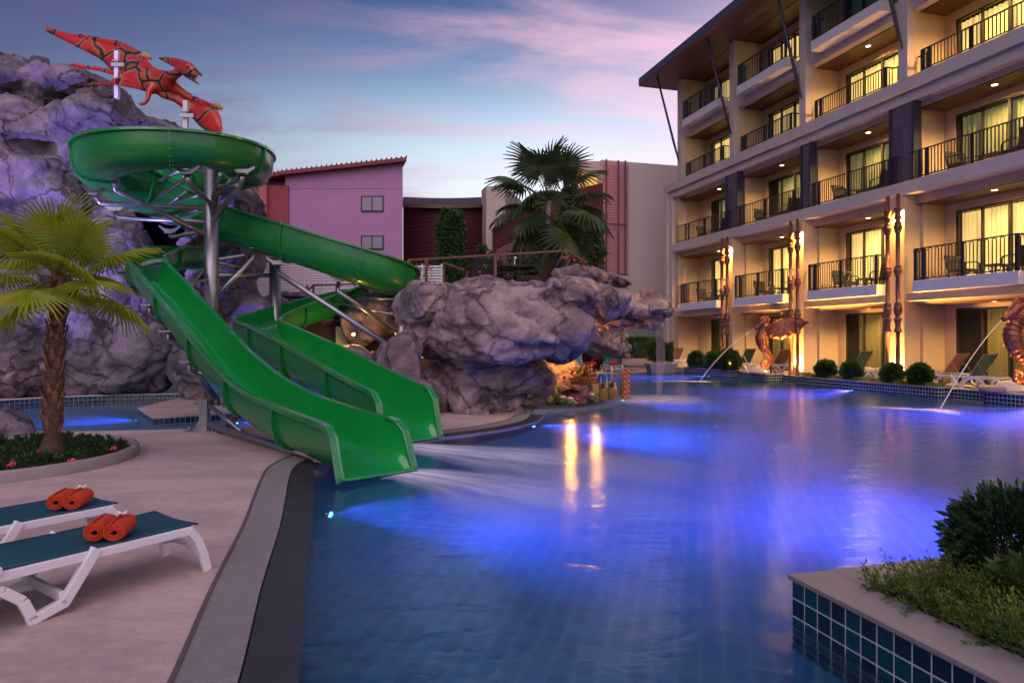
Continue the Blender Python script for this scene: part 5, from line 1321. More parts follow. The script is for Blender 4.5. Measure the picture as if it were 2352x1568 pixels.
bp_ = thing('box_planter', 'square tapered concrete planter under the dark conical shrubs', 'planter', P(1515, 845, .012))
w = 1.3*.5; m_ = MB(); a_, b_ = w*.82, w
m_.add([(-a_,-a_,0),(a_,-a_,0),(a_,a_,0),(-a_,a_,0),(-b_,-b_,.42),(b_,-b_,.42),(b_,b_,.42),(-b_,b_,.42)], [(0,3,2,1),(4,5,6,7),(0,1,5,4),(1,2,6,5),(2,3,7,6),(3,0,4,7)]); m_.build('box', mat('planter_taupe', (.20, .17, .17), .75, var=.1, vscale=3), bp_)
bp_.location.y = 31.0; bp_.location.x = (1518-1176)/F*31
hedge('conical_shrub', 'dark shrub with twin peaks in the square planter by the hotel corner', 1492, 1546, 776, 828, 30.9, .9, M_leafd, 4200, .09, 32, 'shrub', top=lambda x: .80+.22*math.cos((x-.45)*9)*(.9-x*.3))
# ================================================================ background buildings
def facing_box(par, name, u0, u1, v0, v1, Y, depth, m): 
    a = Q(u0, v1, Y); b_ = Q(u1, v0, Y); return MB().box((a.x, Y, a.z), (b_.x, Y+depth, b_.z)).build(name, m, par)
M_purple = mat('lilac_render', (.44, .22, .40), .8, var=.08, vscale=.7, bump=.002, bscale=30)
M_burg = mat('burgundy_board', (.085, .016, .024), .6, var=.15, vscale=3, stretch=(.3, .3, 8))
M_brick = mat('red_cladding', (.30, .055, .065), .7, var=.15, vscale=4, stretch=(1, 1, 8))
M_redtile = mat('red_roof_tile', (.20, .04, .04), .6, var=.2, vscale=4)
Y0 = 30.0
pb_ = thing('lilac_building', 'lilac gabled building with a red tiled roof behind the rear slide', 'building')
a, b_, c, d = Q(655, 700, Y0), Q(925, 700, Y0), Q(925, 371, Y0), Q(655, 399, Y0)
m_ = MB(); V = [a, b_, c, d]; V2 = [v+Vector((-2.6, 9, 0)) for v in V]; m_.add(V+V2, [(0,1,2,3), (7,6,5,4), (0,4,5,1), (1,5,6,2), (2,6,7,3), (3,7,4,0)]); m_.build('wall', M_purple, pb_)
facing_box(pb_, 'wing_wall', 560, 655, 418, 700, Y0+.6, 6, M_purple)
facing_box(pb_, 'cladding_panel', 594, 612, 424, 600, Y0-.3, 1, mat('red_cladding_light', (.45, .13, .12), .7, var=.12, vscale=4, stretch=(1, 1, 8)))
facing_box(pb_, 'cladding_panel', 612.5, 662, 426, 600, Y0-.1, .8, M_brick)
e0, e1 = Q(575, 407, Y0-.4), Q(934, 361, Y0-.4); m_ = MB(); e_ = Vector((-2.9, 10, .3)); dn = Vector((0, 0, -.16))
em = Q(650, 392, Y0-.4)
for p_, q_ in ((e0, em), (em, e1)): m_.add([p_, q_, q_+e_, p_+e_, p_+dn, q_+dn, q_+e_+dn, p_+e_+dn], [(0,1,2,3), (7,6,5,4), (0,4,5,1), (1,5,6,2), (2,6,7,3), (3,7,4,0)])
rf_ = m_.build('roof', M_redtile, pb_)
m_ = MB()
for i in range(34):
    f = i/33; q = em.lerp(e1, f) if f > .2 else e0.lerp(em, f*5); q = e0.lerp(em, f/.25) if f < .25 else em.lerp(e1, (f-.25)/.75)
    m_.tube([q+Vector((0, -.02, .03)), q+Vector((-2.85, 9.8, .33))], .038, 6)
m_.build('roof_tile_ridges', M_redtile, rf_, kind='stuff')
for v0, v1 in ((450, 486), (541, 573)):
    fr_ = facing_box(pb_, 'window', 829, 881, v0, v1, Y0-.05, .1, M_dframe)
    facing_box(fr_, 'pane', 832, 853, v0+3, v1-3, Y0-.06, .02, mat('blind_pane', (.28, .24, .30), .3)); facing_box(fr_, 'pane', 856, 878, v0+3, v1-3, Y0-.06, .02, MATS['blind_pane'])
facing_box(pb_, 'drip_line', 662, 925, 432.6, 433.4, Y0-.012, .02, mat('drip_line', (.3, .16, .33), .8))
bb_ = thing('burgundy_building', 'curved burgundy boarded building with a dark shingled roof', 'building')
m_ = MB(); sh = MB(); ev = MB(); n = 14
def by(f): return 33-1.1*math.sin(math.pi*f)
for i in range(n):
    f, g2 = i/n, (i+1)/n; u0, u1 = 926+192*f, 926+192*g2
    A = Q(u0, 700, by(f)); B = Q(u1, 700, by(g2)); D = Q(u0, 476-3*math.sin(math.pi*f)*-1, by(f)); E = Q(u1, 476+3*math.sin(math.pi*g2), by(g2))
    A.z = B.z = -1; m_.add([A, B, E, D], [(0,1,2,3)])
    T0, T1 = Q(u0, 452+3*math.sin(math.pi*f), by(f)+2.5), Q(u1, 452+3*math.sin(math.pi*g2), by(g2)+2.5); S0, S1 = D+Vector((0, -.35, .02)), E+Vector((0, -.35, .02))
    sh.add([S0, S1, T1, T0], [(0,1,2,3)]); sh.add([T0, T1, T1+Vector((0, 3, -1.5)), T0+Vector((0, 3, -1.5))], [(0,1,2,3)]); ev.bar(S0, S1, .08, .16)
m_.build('wall', M_burg, bb_); rr = sh.build('roof', mat('dark_shingle', (.05, .045, .055), .8, var=.3, vscale=6, bump=.02, bscale=14), bb_); ev.build('eave', mat('eave_tan', (.16, .09, .06), .6), bb_)
sl_ = MB(); 
for i in range(60): 
    z = -1+i*.2
    pts_ = [Vector((Q(926+192*k/n, 700, by(k/n)).x, by(k/n)-.01, z)) for k in range(n+1)]
    if z > 7.6: break
    for p_, q_ in zip(pts_, pts_[1:]): sl_.bar(p_, q_, .012, .02)
sl_.build('board_joints', mat('burgundy_joint', (.05, .01, .015), .7), bb_, kind='stuff')  # darker burgundy strips along the board joints
ct = thing('cream_tower', 'plain cream stair tower between the burgundy walls', 'tower')
m_ = MB(); a, b_, c, d = Q(1117, 700, 31), Q(1160, 700, 31), Q(1160, 430, 31), Q(1117, 427, 31); s1_, s2_ = Q(1106, 700, 33), Q(1106, 437, 33)
for q in (a, b_, s1_): q.z = -1
bk1, bk2 = b_+Vector((.8, 3, 0)), c+Vector((.8, 3, 0))
m_.add([a, b_, c, d, s1_, s2_, bk1, bk2], [(0,1,2,3), (4,0,3,5), (1,6,7,2), (3,2,7,5)]); m_.build('wall', M_cream2, ct)
# right-hand burgundy wing with sloping roof and trellis
bw = thing('burgundy_wing', 'burgundy wing with a sloping dark roof and slatted stair screen behind the tall palm', 'building')
m_ = MB(); V = [Q(1131, 700, 30.5), Q(1385, 700, 34), Q(1385, 420, 34), Q(1240, 452, 32), Q(1131, 524, 30.5)]; V[0].z = V[1].z = -1
m_.add(V, [(0,1,2,3,4)]); m_.build('wall', M_burg, bw)
m_ = MB(); V = [Q(1129, 527, 30.2), Q(1238, 447, 31.7), Q(1242, 436, 33.5), Q(1150, 505, 33.5)]; m_.add(V+[v-Vector((0,0,.12)) for v in V], [(0,1,2,3), (0,4,5,1), (1,5,6,2), (2,6,7,3), (3,7,4,0), (7,6,5,4)]); m_.build('roof', MATS['dark_shingle'], bw)
M_sl = mat('pinkish_slat', (.30, .14, .15), .6)
for i in range(12):
    a = Q(1141, 577+i*5.2, 30.4); b_ = Q(1236, 527+i*4.6, 31.6); s_ = MB().bar(a-Vector((0, .1, 0)), b_-Vector((0, .1, 0)), .04, .05).build('slat', M_sl, bw)
# cream building with balconies and the pink louvre screen
M_cream2b = mat('pale_pink_render', (.62, .52, .46), .8, var=.05, vscale=.8)
cb = thing('cream_building', 'pale building with a pink louvred screen and small lit balconies right of the tall palm', 'building')
nd = Vector((.9626, .271, 0)); A0 = Q(1381, 367, 37.5); 
def wp(l, z, off=0): q = Vector((A0.x, A0.y, 0))+nd*l+Vector((.271, -.9626, 0))*off; q.z = z; return q
top0 = A0.z
m_ = MB(); V = [wp(0, -1), wp(14, -1), wp(14, top0), wp(0, top0)]; V2 = [v+Vector((-.4, 6, 0)) for v in V]
m_.add(V+V2, [(0,1,2,3), (0,3,7,4), (3,2,6,7), (1,5,6,2)]); m_.build('wall', M_cream2b, cb)
M_lv = mat('pink_louvre', (.75, .30, .33), .55, var=.1, vscale=5)
nsl = int((top0-1.5)/.155)
for i in range(nsl):
    z = top0-.12-.155*i; MB().bar(wp(.02, z, .12), wp(1.62, z, .12), .03, .075).build('slat', M_lv, cb)
for l in (.22, .95, 1.38): MB().bar(wp(l, -1, .2), wp(l, top0, .2), .10 if l != .95 else .05, .08).build('slat_post', mat('burgundy_post', (.15, .025, .035), .5), cb)
for z in (3.0, 5.2, 8.0): MB().bar(wp(.2, z, .24), wp(1.4, z, .24), .05, .06).build('slat_post', MATS['burgundy_post'], cb)
pt_ = MB()
for z0, z1 in ((2.9, 4.6), (6.3, 8.3), (8.7, 10.2)): pt_.box((0,0,0), (.001,.001,.001))
for z, on in ((9.2, 1), (6.2, 1), (3.2, 0)):
    a = wp(0, z); m_ = MB(); m_.box((a.x-1.6, a.y+.6, z-.2), (a.x-.05, a.y+4, z)); m_.build('balcony_slab', M_slab, cb)
    m_ = MB(); m_.box((a.x-1.7, a.y+1.2, z+.0), (a.x-.05, a.y+1.25, z+2.0)); m_.build('balcony_back_wall', mat('balcony_wall_glow', (.5, .36, .16), .8, emit=(1, .55, .10), estr=.55) if on else M_cream, cb)  # warm light on these walls is put in as emission
    m_ = MB(); [m_.bar((a.x-1.6+.11*i, a.y+.62, z), (a.x-1.6+.11*i, a.y+.62, z+.9), .03) for i in range(14)]; m_.bar((a.x-1.62, a.y+.62, z+.92), (a.x-.05, a.y+.62, z+.92), .05); m_.build('balcony_railing', mat('burgundy_post', (.15, .025, .035), .5), cb)
m_ = MB(); a = wp(0, top0); m_.box((a.x-1.7, a.y+.3, top0-.5), (a.x-.02, a.y+5, top0)); m_.build('roof', M_cream2, cb)
q = Q(1347, 485, 37.9); ac = MB(); ac.box((q.x, q.y-.2, q.z-.35), (q.x+.75, q.y+.1, q.z+.2)); tag(ac.build('air_conditioner', M_white, None), 'white air conditioner unit on the small balcony beside the pink screen', 'air conditioner')

# white slatted fence
wf = thing('slatted_fence', 'white slatted fence on the terrace behind the rear slide', 'fence')
for i in range(15):
    v = 606+i*6.1; a, b_ = Q(556, v, 23.5), Q(880, v, 23.5); MB().bar(a, b_, .02, .062).build('slat', M_white, wf)
for u in (566, 668, 700, 745, 880): a, b_ = Q(u, 600, 23.45), Q(u, 694, 23.45); MB().bar(a, b_, .05, .05).build('post', M_white, wf)
wf = thing('slatted_fence', 'short white slatted fence panel left of the terrace table, behind the wooden rail', 'fence')
for i in range(9):
    v = 612+i*6.3; a, b_ = Q(926, v, 22.5), Q(1016, v, 22.5); MB().bar(a, b_, .02, .062).build('slat', M_white, wf)
for u in (928, 970, 1015): a, b_ = Q(u, 606, 22.45), Q(u, 668, 22.45); MB().bar(a, b_, .05, .05).build('post', M_white, wf)

# terrace on the rocks
tz = 2.75
ter = MB(); ter.prism([(-9, 19.6), (-3.2, 19.0), (-.9, 18.2), (-.9, 29), (-9, 29)], -.5, tz); ter.prism([(-.9, 18.2), (1.0, 18.4), (1.6, 20), (1.6, 29), (-.9, 29)], 2.3, tz); o = ter.build('upper_terrace', mat('terrace_rock_face', (.12, .095, .10), .8, var=.4, vscale=2, bump=.06, bscale=3, bdetail=10)); struct(o)
rl = thing('terrace_railing', 'brown wooden railing along the terrace on top of the grotto', 'railing')
M_rail = M_wood
pt = [Q(940, 597, 18.6), Q(1302, 576, 17.6), Q(1352, 612, 18.8)]
rb = [p.copy() for p in pt]
MB().bar(pt[0], pt[1], .07, .05).build('top_rail', M_rail, rl); MB().bar(pt[1], Q(1345, 603, 19.2), .07, .05).build('top_rail', M_rail, rl); MB().bar(pt[0], Q(924, 622, 20.0), .07, .05).build('top_rail', M_rail, rl)
for u in (940, 979, 1138, 1302):
    f = (u-940)/362; Y = 18.6-f; a = Q(u, 597-21*f, Y); MB().bar((a.x, a.y, 2.5), a, .075).build('post', M_rail, rl)
for dz_ in (.25, .48, .70):
    w_ = MB(); a, b_ = pt[0]-Vector((0,0,dz_)), pt[1]-Vector((0,0,dz_)); w_.tube([a, a.lerp(b_, .5)-Vector((0,0,.01)), b_], .006, 5); w_.build('wire', M_black, rl)
r2 = thing('stair_railing', 'short sloping wooden handrail beside the vines at the terrace steps', 'railing')
MB().bar(Q(1019, 604, 20.5), Q(1072, 622, 19.0), .07, .05).build('top_rail', M_rail, r2)
for u, v, Y in ((1019, 604, 20.5), (1072, 622, 19.0)): a = Q(u, v, Y); MB().bar((a.x, a.y, 2.5), a, .07).build('post', M_rail, r2)
r3 = thing('stair_railing', 'wooden handrail in front of the white fence behind the rear slide', 'railing')
MB().bar(Q(720, 655, 22.0), Q(830, 652, 22.0), .06, .05).build('top_rail', M_rail, r3); MB().bar(Q(720, 655, 22.0), Q(706, 668, 22.0), .06, .05).build('top_rail', M_rail, r3)
for u in (706, 720, 773, 830): a = Q(u, 655, 22.0); MB().bar((a.x, a.y, 2.3), a, .06).build('post', M_rail, r3)
M_wick = mat('black_wicker', (.018, .018, .022), .6, bump=.004, bscale=120)
def chair_proto():
    t_ = thing('armchair', 'x', 'chair', (0, 0, 0))
    b = MB(); b.box((-.28, -.26, .36), (.28, .26, .44)); b.build('seat', M_wick, t_, bevel=.012)
    M_ = Matrix.Translation((0, .27, .42)) @ Matrix.Rotation(R(-12), 4, 'X'); b = MB(); b.box((-.27, -.025, 0), (.27, .025, .46), M_); b.build('backrest', M_wick, t_, bevel=.012)
    for s in (-1, 1):
        b = MB()
        pts = [(s*.29, -.26, .38), (s*.29, -.25, .60), (s*.29, -.18, .645), (s*.29, .05, .66), (s*.29, .26, .64)]
        for p_, q_ in zip(pts, pts[1:]): b.bar(p_, q_, .04, .03)
        b.build('armrest', M_wick, t_)
    for x in (-.25, .25):
        for y in (-.23, .25): MB().bar((x, y, 0), (x, y, .38), .04).build('leg', M_wick, t_)
    return t_
def table_proto(r=.28, h=.5):
    t_ = thing('side_table', 'x', 'table', (0, 0, 0)); MB().box((-.26, -.26, h-.04), (.26, .26, h)).build('table_top', M_wick, t_, bevel=.008)
    for x in (-.22, .22):
        for y in (-.22, .22): MB().bar((x, y, 0), (x*.95, y*.95, h-.04), .035).build('leg', M_wick, t_)
    return t_
cp_ = chair_proto(); tp_ = table_proto(); first = [True, True]
def put(proto, i, loc, rot, label, group):
    if first[i]: first[i] = False; proto.location = loc; proto.rotation_euler = (0, 0, rot); proto['label'] = label; o = proto
    else: o = dup(proto, loc, rot, label)
    o['group'] = group; return o
bayn = ['end bay', 'second bay from the end', 'third bay from the end', 'bay at the right edge']
for k in range(4):
    c = C[k]
    for lv, fl_, nm in ((1, 3.11, 'first-floor'), (2, 6.1, 'second-floor')):
        put(cp_, 0, L(c-1.55, -.50, fl_), HROT+R(95+180), f'black armchair on the {nm} balcony, {bayn[k]}, left one', 'armchairs on the hotel balconies')
        put(cp_, 0, L(c-3.15, -.50, fl_), HROT+R(-105+180), f'black armchair on the {nm} balcony, {bayn[k]}, right one', 'armchairs on the hotel balconies')
        put(tp_, 1, L(c-2.35, -.62, fl_), HROT, f'small black table between the armchairs on the {nm} balcony, {bayn[k]}', 'small tables on the hotel balconies')
        if lv == 1: 
            rk = thing('drying_rack', f'folding drying rack on the first-floor balcony, {bayn[k]}', 'drying rack', L(c-.85, -.9, fl_), HROT, 'drying racks')
            m_ = MB(); [m_.bar((-.3, -.2+.1*i, .85), (.3, -.2+.1*i, .85), .012) for i in range(5)]; m_.bar((-.3, -.2, .85), (-.3, .2, .85), .014); m_.bar((.3, -.2, .85), (.3, .2, .85), .014); m_.build('bars', M_steel, rk)
            m_ = MB(); [m_.bar((x, -.2, 0), (x, .2, .85), .016) for x in (-.3, .3)]; [m_.bar((x, .2, 0), (x, -.2, .85), .016) for x in (-.3, .3)]; m_.build('folding_frame', M_steel, rk, kind='stuff')
# terrace chairs and table
tt = thing('round_table', 'round black wicker table with a flower vase on the terrace', 'table', tuple(Q(1182, 640, 18.6).xy)+(tz-.02,))
MB().lathe([(.55, .80), (.56, .82), (.56, .85), (.54, .865)], seg=28).build('table_top', M_wick, tt)
for a in range(4): q = Vector((math.cos(a*1.57+.4)*.38, math.sin(a*1.57+.4)*.38, 0)); MB().bar(q*1.1, q*.85+Vector((0,0,.8)), .035).build('leg', M_wick, tt)
zt_ = tz-.02+.865
va = thing('flower_vase', 'slim white vase with a white bloom on the round terrace table', 'vase', tuple(Q(1182, 640, 18.6).xy)+(zt_,))
MB().lathe([(.035, 0), (.045, .03), (.02, .10), (.015, .17), (.02, .19)], seg=12).build('vase', M_white, va); MB().ball((.02, 0, .24), .05, 10, 6, (1, 1, .8)).build('bloom', M_petal, va)
for (u, Y, rot, lab) in ((1100, 18.9, 200, 'black wicker armchair facing away at the left of the terrace, behind the rail'), (1150, 19.6, 150, 'black wicker armchair left of the round terrace table'), (1222, 18.4, 250, 'black wicker armchair right of the round terrace table'), (1275, 19.2, 160, 'black wicker armchair at the right end of the terrace beside the palm trunk')):
    q = Q(u, 640, Y); o = put(cp_, 0, (q.x, q.y, tz), R(rot), lab, 'wicker armchairs on the terrace'); o.scale = (1.15, 1.15, 1.25)
# climbing plants
def vine(name, label, u0, u1, v0, v1, Y, n, size, m, seed, shape=None, cat='climbing plant', depth=.6):
    rs = np.random.RandomState(seed); u = u0+(u1-u0)*rs.rand(n); v = v0+(v1-v0)*rs.rand(n)
    if shape: k = shape((u-u0)/(u1-u0), (v-v0)/(v1-v0)) > 0; u, v = u[k], v[k]
    yy = Y-depth*rs.rand(len(u))
    P_ = np.array([tuple(Q(a, b_, c)) for a, b_, c in zip(u, v, yy)]); P_ += .18*np.stack([fbm(P_*1.1+i*7, 2) for i in range(3)], 1)
    d = rs.normal(size=(len(P_), 3))*.45+np.array([0, -.6, -.5])
    t_ = thing(name, label, cat); o = inst(leaf_cloud('leaves', P_, d, size, m, .6, .3, seed), 'leaves', t_); o['kind'] = 'stuff'
    st = MB(); rr = random.Random(seed)
    for i in range(7):
        a = u0+(u1-u0)*(.2+.6*rr.random()); st.tube([Q(a, v1, Y), Q(a+rr.uniform(-5, 5), (v0+v1)/2, Y-.1), Q(a+rr.uniform(-5, 5), v0+8, Y-.1)], .02, 5)
    st.build('stem', M_soil, t_)
vine('hanging_vine', 'tall shaggy vine column against the burgundy wall', 1003, 1073, 480, 650, 31.3, 9000, .17, M_leafm, 41, lambda x, y: np.sin(np.pi*np.clip(x, 0, 1))**.5*1.1-.55*(1-np.clip(y*6, 0, 1))-.35*np.abs(np.sin(x*14+y*3))*(y < .6)-.1)
vine('hanging_vine', 'small dark vine clump beside the cream tower', 1098, 1125, 560, 640, 28, 1500, .14, M_leafd, 42, lambda x, y: .55-np.abs(x-.35)-.3*(1-y))
vine('hanging_vine', 'leafy vine low on the terrace between the table and the burgundy wing', 1125, 1245, 575, 660, 26, 3500, .15, M_leafm, 43, lambda x, y: .25+.75*y-np.abs(np.sin(x*7))*.6)
vine('hanging_vine', 'dense ivy wall between the tall palm and the pink screen', 1268, 1385, 500, 640, 28.5, 11000, .17, M_leafm, 44, lambda x, y: y-.3+.8*x+.2*np.sin(x*9), depth=1.2)
vine('hanging_vine', 'ivy on a thin mast behind the tall palm fronds', 1228, 1262, 440, 560, 27.5, 1600, .14, M_leafd, 45)
vine('hanging_vine', 'ivy clump behind the right palm fronds', 1290, 1330, 430, 560, 28, 2600, .15, M_leafd, 46, lambda x, y: .5-np.abs(x-.5)+.05)
bg_ = thing('flowering_shrub', 'pink-flowered bougainvillea trailing over the grotto top right of the terrace', 'shrub')
rs = np.random.RandomState(5); P_ = []
for i in range(700):
    f = rs.rand(); P_.append(tuple(Q(1300+100*f+rs.normal()*6, 590+60*f+rs.normal()*9, 17.4+rs.rand()*.5)))
P_ = np.array(P_); inst(leaf_cloud('leaves', P_, rs.normal(size=P_.shape)*.5+np.array([0, -.2, -.3]), .075, M_leafd, .5, .5, 3), 'leaves', bg_)['kind'] = 'stuff'
k = rs.rand(len(P_)) < .04; fl_ = P_[k]+np.array([0, -.12, .02]); inst(leaf_cloud('blooms', np.repeat(fl_, 4, 0)+rs.normal(size=(4*len(fl_), 3))*.02, rs.normal(size=(4*len(fl_), 3)), .06, mat('magenta_bloom', (.65, .06, .22), .6), .8, 1, 6), 'blooms', bg_)['kind'] = 'stuff'
bg_ = thing('flowering_shrub', 'thin pink-flowered creeper trailing along the terrace railing', 'shrub')
P_ = []
for i in range(700):
    f = rs.rand(); u = rs.choice([950, 979, 1110, 1138, 1165])+rs.normal()*10; P_.append(tuple(Q(u, 600+55*rs.rand(), 18.0+rs.rand()*.3)))
P_ = np.array(P_); inst(leaf_cloud('leaves', P_, rs.normal(size=P_.shape)*.5+np.array([0, -.2, -.3]), .055, M_leafd, .5, .5, 3), 'leaves', bg_)['kind'] = 'stuff'
k = rs.rand(len(P_)) < .025; fl_ = P_[k]; inst(leaf_cloud('blooms', np.repeat(fl_, 4, 0)+rs.normal(size=(4*len(fl_), 3))*.02, rs.normal(size=(4*len(fl_), 3)), .06, MATS['magenta_bloom'], .8, 1, 6), 'blooms', bg_)['kind'] = 'stuff'
# steps, and a glowing panel standing in for the yellow light behind them
q = Q(950, 780, 18.2); ld = thing('wooden_steps', 'small wooden steps in the lit gap left of the grotto', 'steps', (q.x, q.y, .3))
for i in range(6): MB().box((-.22, -.05, .55+.17*i), (.22, .10, .60+.17*i)).build('step', M_wood, ld)
[MB().bar((s*.24, 0, 0), (s*.24+.15, .1, 1.9), .05).build('side_rail', M_wood, ld) for s in (-1, 1)]
M_bulb = mat('amber_bulb', (1, .7, .3), .5, emit=(1, .58, .14), estr=5)
def glow_lamp(name, label, p, e, r=.06, m=M_bulb, target=None, kind='POINT', color=(1, .55, .15)):
    t_ = thing(name, label, 'lamp', p); MB().lathe([(r*.7, -.02), (r, .05), (r*.9, .06)], seg=12).build('housing', M_black, t_); MB().ball((0, -r*.6, 0), r*.6, 10, 6).build('bulb', m, t_)
    light('lamp_light', kind, (0, -r*2.4, 0), e, color, t_, target=target, size=r, cone=130)
    return t_
glow_lamp('wall_lamp', 'bright amber lamp under the curve of the rear slide', Q(813, 768, 17.6), 32, .075, color=(1, .48, .10))
bk = Q(800, 768, 18.75); o = MB().box((bk.x-.35, bk.y, bk.z-.4), (bk.x+.45, bk.y+.1, bk.z+.22)).build('yellow_wall', mat('pale_yellow_wall', (.5, .5, .25), .8), None); tag(o, 'pale wall lit by the amber lamp under the rear slide', 'wall')
glow_lamp('wall_lamp', 'amber lamp on the rock under the arm of the grotto', Q(1368, 765, 19.4), 34, .07, color=(1, .42, .06))
q = Q(948, 772, 18.6); o = MB().box((q.x-.5, q.y, q.z-.6), (q.x+.5, q.y+.1, q.z+.6)).build('gap_glow_panel', mat('yellow_glow_panel', (.5, .45, .2), .8, emit=(1, .8, .25), estr=.55), None); tag(o, 'glowing panel for the yellow light seen through the steps left of the grotto', 'panel')  # panel glow stands in for the yellow light in the gap

# ================================================================ pool bar and its display
bar = thing('pool_bar', 'curved swim-up bar counter with a mosaic edge at the foot of the grotto', 'bar counter')
be = [np.array(p) for p in bar_edge[:-10]]
outl = [tuple(p) for p in be]+[(1.5, 21.5), (-.4, 20.0), (-.2, 15.5), (.5, 14.3)]
plate('top', offset_path([outl[-1]]+outl+[outl[0]], .05)[1:-1], [], .10, .15, mat('dark_polished_stone', (.035, .022, .018), .12, coat=.5), bar)
mm = bpy.data.materials.new('small_mosaic'); mm.use_nodes = True; t = mm.node_tree; b = t.nodes['Principled BSDF']; b.inputs['Roughness'].default_value = .3
tcn = N(t, 'ShaderNodeTexCoord'); br = N(t, 'ShaderNodeTexBrick', offset=0); sp_ = N(t, 'ShaderNodeSeparateXYZ'); cb_ = N(t, 'ShaderNodeCombineXYZ'); t.links.new(tcn.outputs['Object'], sp_.inputs[0])
ad_ = N(t, 'ShaderNodeMath', operation='ADD'); t.links.new(sp_.outputs[0], ad_.inputs[0]); t.links.new(sp_.outputs[1], ad_.inputs[1]); t.links.new(ad_.outputs[0], cb_.inputs[0]); t.links.new(sp_.outputs[2], cb_.inputs[1]); t.links.new(cb_.outputs[0], br.inputs['Vector'])
for k, v in (('Scale', 1), ('Mortar Size', .0035), ('Brick Width', .035), ('Row Height', .025)): br.inputs[k].default_value = v
br.inputs['Color1'].default_value = (.03, .05, .05, 1); br.inputs['Color2'].default_value = (.05, .08, .08, 1); br.inputs['Mortar'].default_value = (.4, .42, .40, 1); t.links.new(br.outputs[0], b.inputs['Base Color'])
plate('mosaic_band', offset_path([outl[-1]]+outl+[outl[0]], -.002)[1:-1], [], -1.4, .099, mm, bar)
bz = .15
def B(u, v, dz=0): p = P(u, v, bz); return (p.x, p.y, bz+dz)
bw_ = thing('bar_back_wall', 'low tiled back counter of the pool bar under the fruit basket', 'counter'); a, b_ = P(1265, 885, bz), P(1352, 882, bz)
m_ = MB().bar((a.x, a.y, bz+.12), (b_.x, b_.y, bz+.12), .3, .24).build('wall', M_grout, bw_); 
dd = (Vector((b_.x-a.x, b_.y-a.y, 0))).normalized(); pn_ = Vector((dd.y, -dd.x, 0))*.151
tile_run(bw_, (a.x+pn_.x, a.y+pn_.y), (b_.x+pn_.x, b_.y+pn_.y), bz+.23, 2, pitch=.12, gap=.012, seed=4)
MB().bar((a.x, a.y, bz+.26), (b_.x, b_.y, bz+.26), .36, .035).build('top', M_stonecap, bw_)
M_coco = mat('green_coconut', (.11, .14, .03), .45, var=.3, vscale=8); M_cocow = mat('coconut_flesh', (.75, .7, .45), .5)
for i, (u, v, r, lab) in enumerate(((1239, 921, .13, 'green coconut at the left end of the bar, against the rock'), (1262, 928, .10, 'small coconut in front of the dried stems'), (1277, 905, .13, 'coconut on top of the pile beside the stems'), (1283, 926, .10, 'small coconut at the middle of the pile'))):
    t_ = thing('coconut', lab, 'coconut', B(u, v, r*.95), 0, 'coconuts on the pool bar'); MB().ball((0,0,0), r, 16, 10, (1, 1, 1.05)).build('husk', M_coco, t_); MB().ball((0, 0, r), .02, 6, 4).build('stalk_end', M_soil, t_)
for i, (u, v, lab) in enumerate(((1292, 928, 'left opened coconut with a white cut top'), (1309, 931, 'middle opened coconut with a white cut top'), (1359, 921, 'opened coconut with a pink flower beside the pineapples'))):
    t_ = thing('opened_coconut', lab, 'coconut', B(u, v), 0, 'opened coconuts on the pool bar'); MB().lathe([(.06, 0), (.10, .04), (.105, .10), (.085, .15)], seg=16).build('husk', M_coco, t_); MB().lathe([(.085, .15), (.05, .185), (.01, .19)], seg=16).build('cut_top', M_cocow, t_)
    if i == 2: MB().ball((-.02, -.02, .21), .04, 8, 6, (1, 1, .6)).build('bloom', M_pink, t_)
M_pine = mat('pineapple_skin', (.30, .17, .03), .55, var=.5, vscale=26, bump=.012, bscale=30)
for i, (u, v) in enumerate(((1385, 921), (1405, 918))):
    t_ = thing('pineapple', ['left pineapple standing on the bar', 'right pineapple standing on the bar'][i], 'pineapple', B(u, v), 0, 'pineapples on the pool bar')
    MB().lathe([(.05, 0), (.085, .04), (.10, .12), (.095, .20), (.06, .27), (.02, .29)], seg=18).build('fruit', M_pine, t_)
    l_ = MB()
    for k in range(26): a = k*2.4; el = R(30+50*k/26); q = Vector((math.cos(a)*math.cos(el), math.sin(a)*math.cos(el), math.sin(el))); y = Vector((-math.sin(a), math.cos(a), 0))*.016; o_ = Vector((0,0,.28)); l_.add([o_-y, o_+y, o_+q*.10+y*.7, o_+q*.20, o_+q*.10-y*.7], [(0,1,2,3,4)])
    l_.build('leaf_tuft', M_leafm, t_)
    sc_ = MB()
    for ring in range(9):
        z = .03+ring*.028; r_ = np.interp(z, [0, .04, .12, .20, .27], [.05, .085, .10, .095, .06])
        for k in range(12): a = (k+.5*(ring % 2))*2*math.pi/12; sc_.ball((r_*math.cos(a), r_*math.sin(a), z), .018, 5, 4)
    sc_.build('eyes', M_pine, t_, kind='stuff')
gv = thing('orange_vase', 'tall square glass vase filled with small oranges at the bar end', 'vase', B(1437, 917), .3)
MB().box((-.10, -.10, 0), (.10, .10, .72)).build('glass', gm, gv)
M_or = mat('orange_peel', (.75, .16, .02), .45, bump=.002, bscale=80, emit=(1, .25, .04), estr=.0)
for i in range(22): MB().ball((-.045+.09*(i % 2)+.0, -.045+.09*((i//2) % 2), .045+.030*i), .043, 12, 8).build('orange', M_or, gv)
fb = thing('fruit_basket', 'woven basket of red flowers and a pineapple behind the bar', 'basket', tuple(P(1340, 884, bz+.26)[:2])+(bz+.28,))
bk_ = MB(); 
for z in (0, .05, .10, .15): bk_.tube([((.20+.25*z)*math.cos(a)*1.5, (.20+.25*z)*math.sin(a), z) for a in [i*math.pi/8 for i in range(17)]], .018, 6)
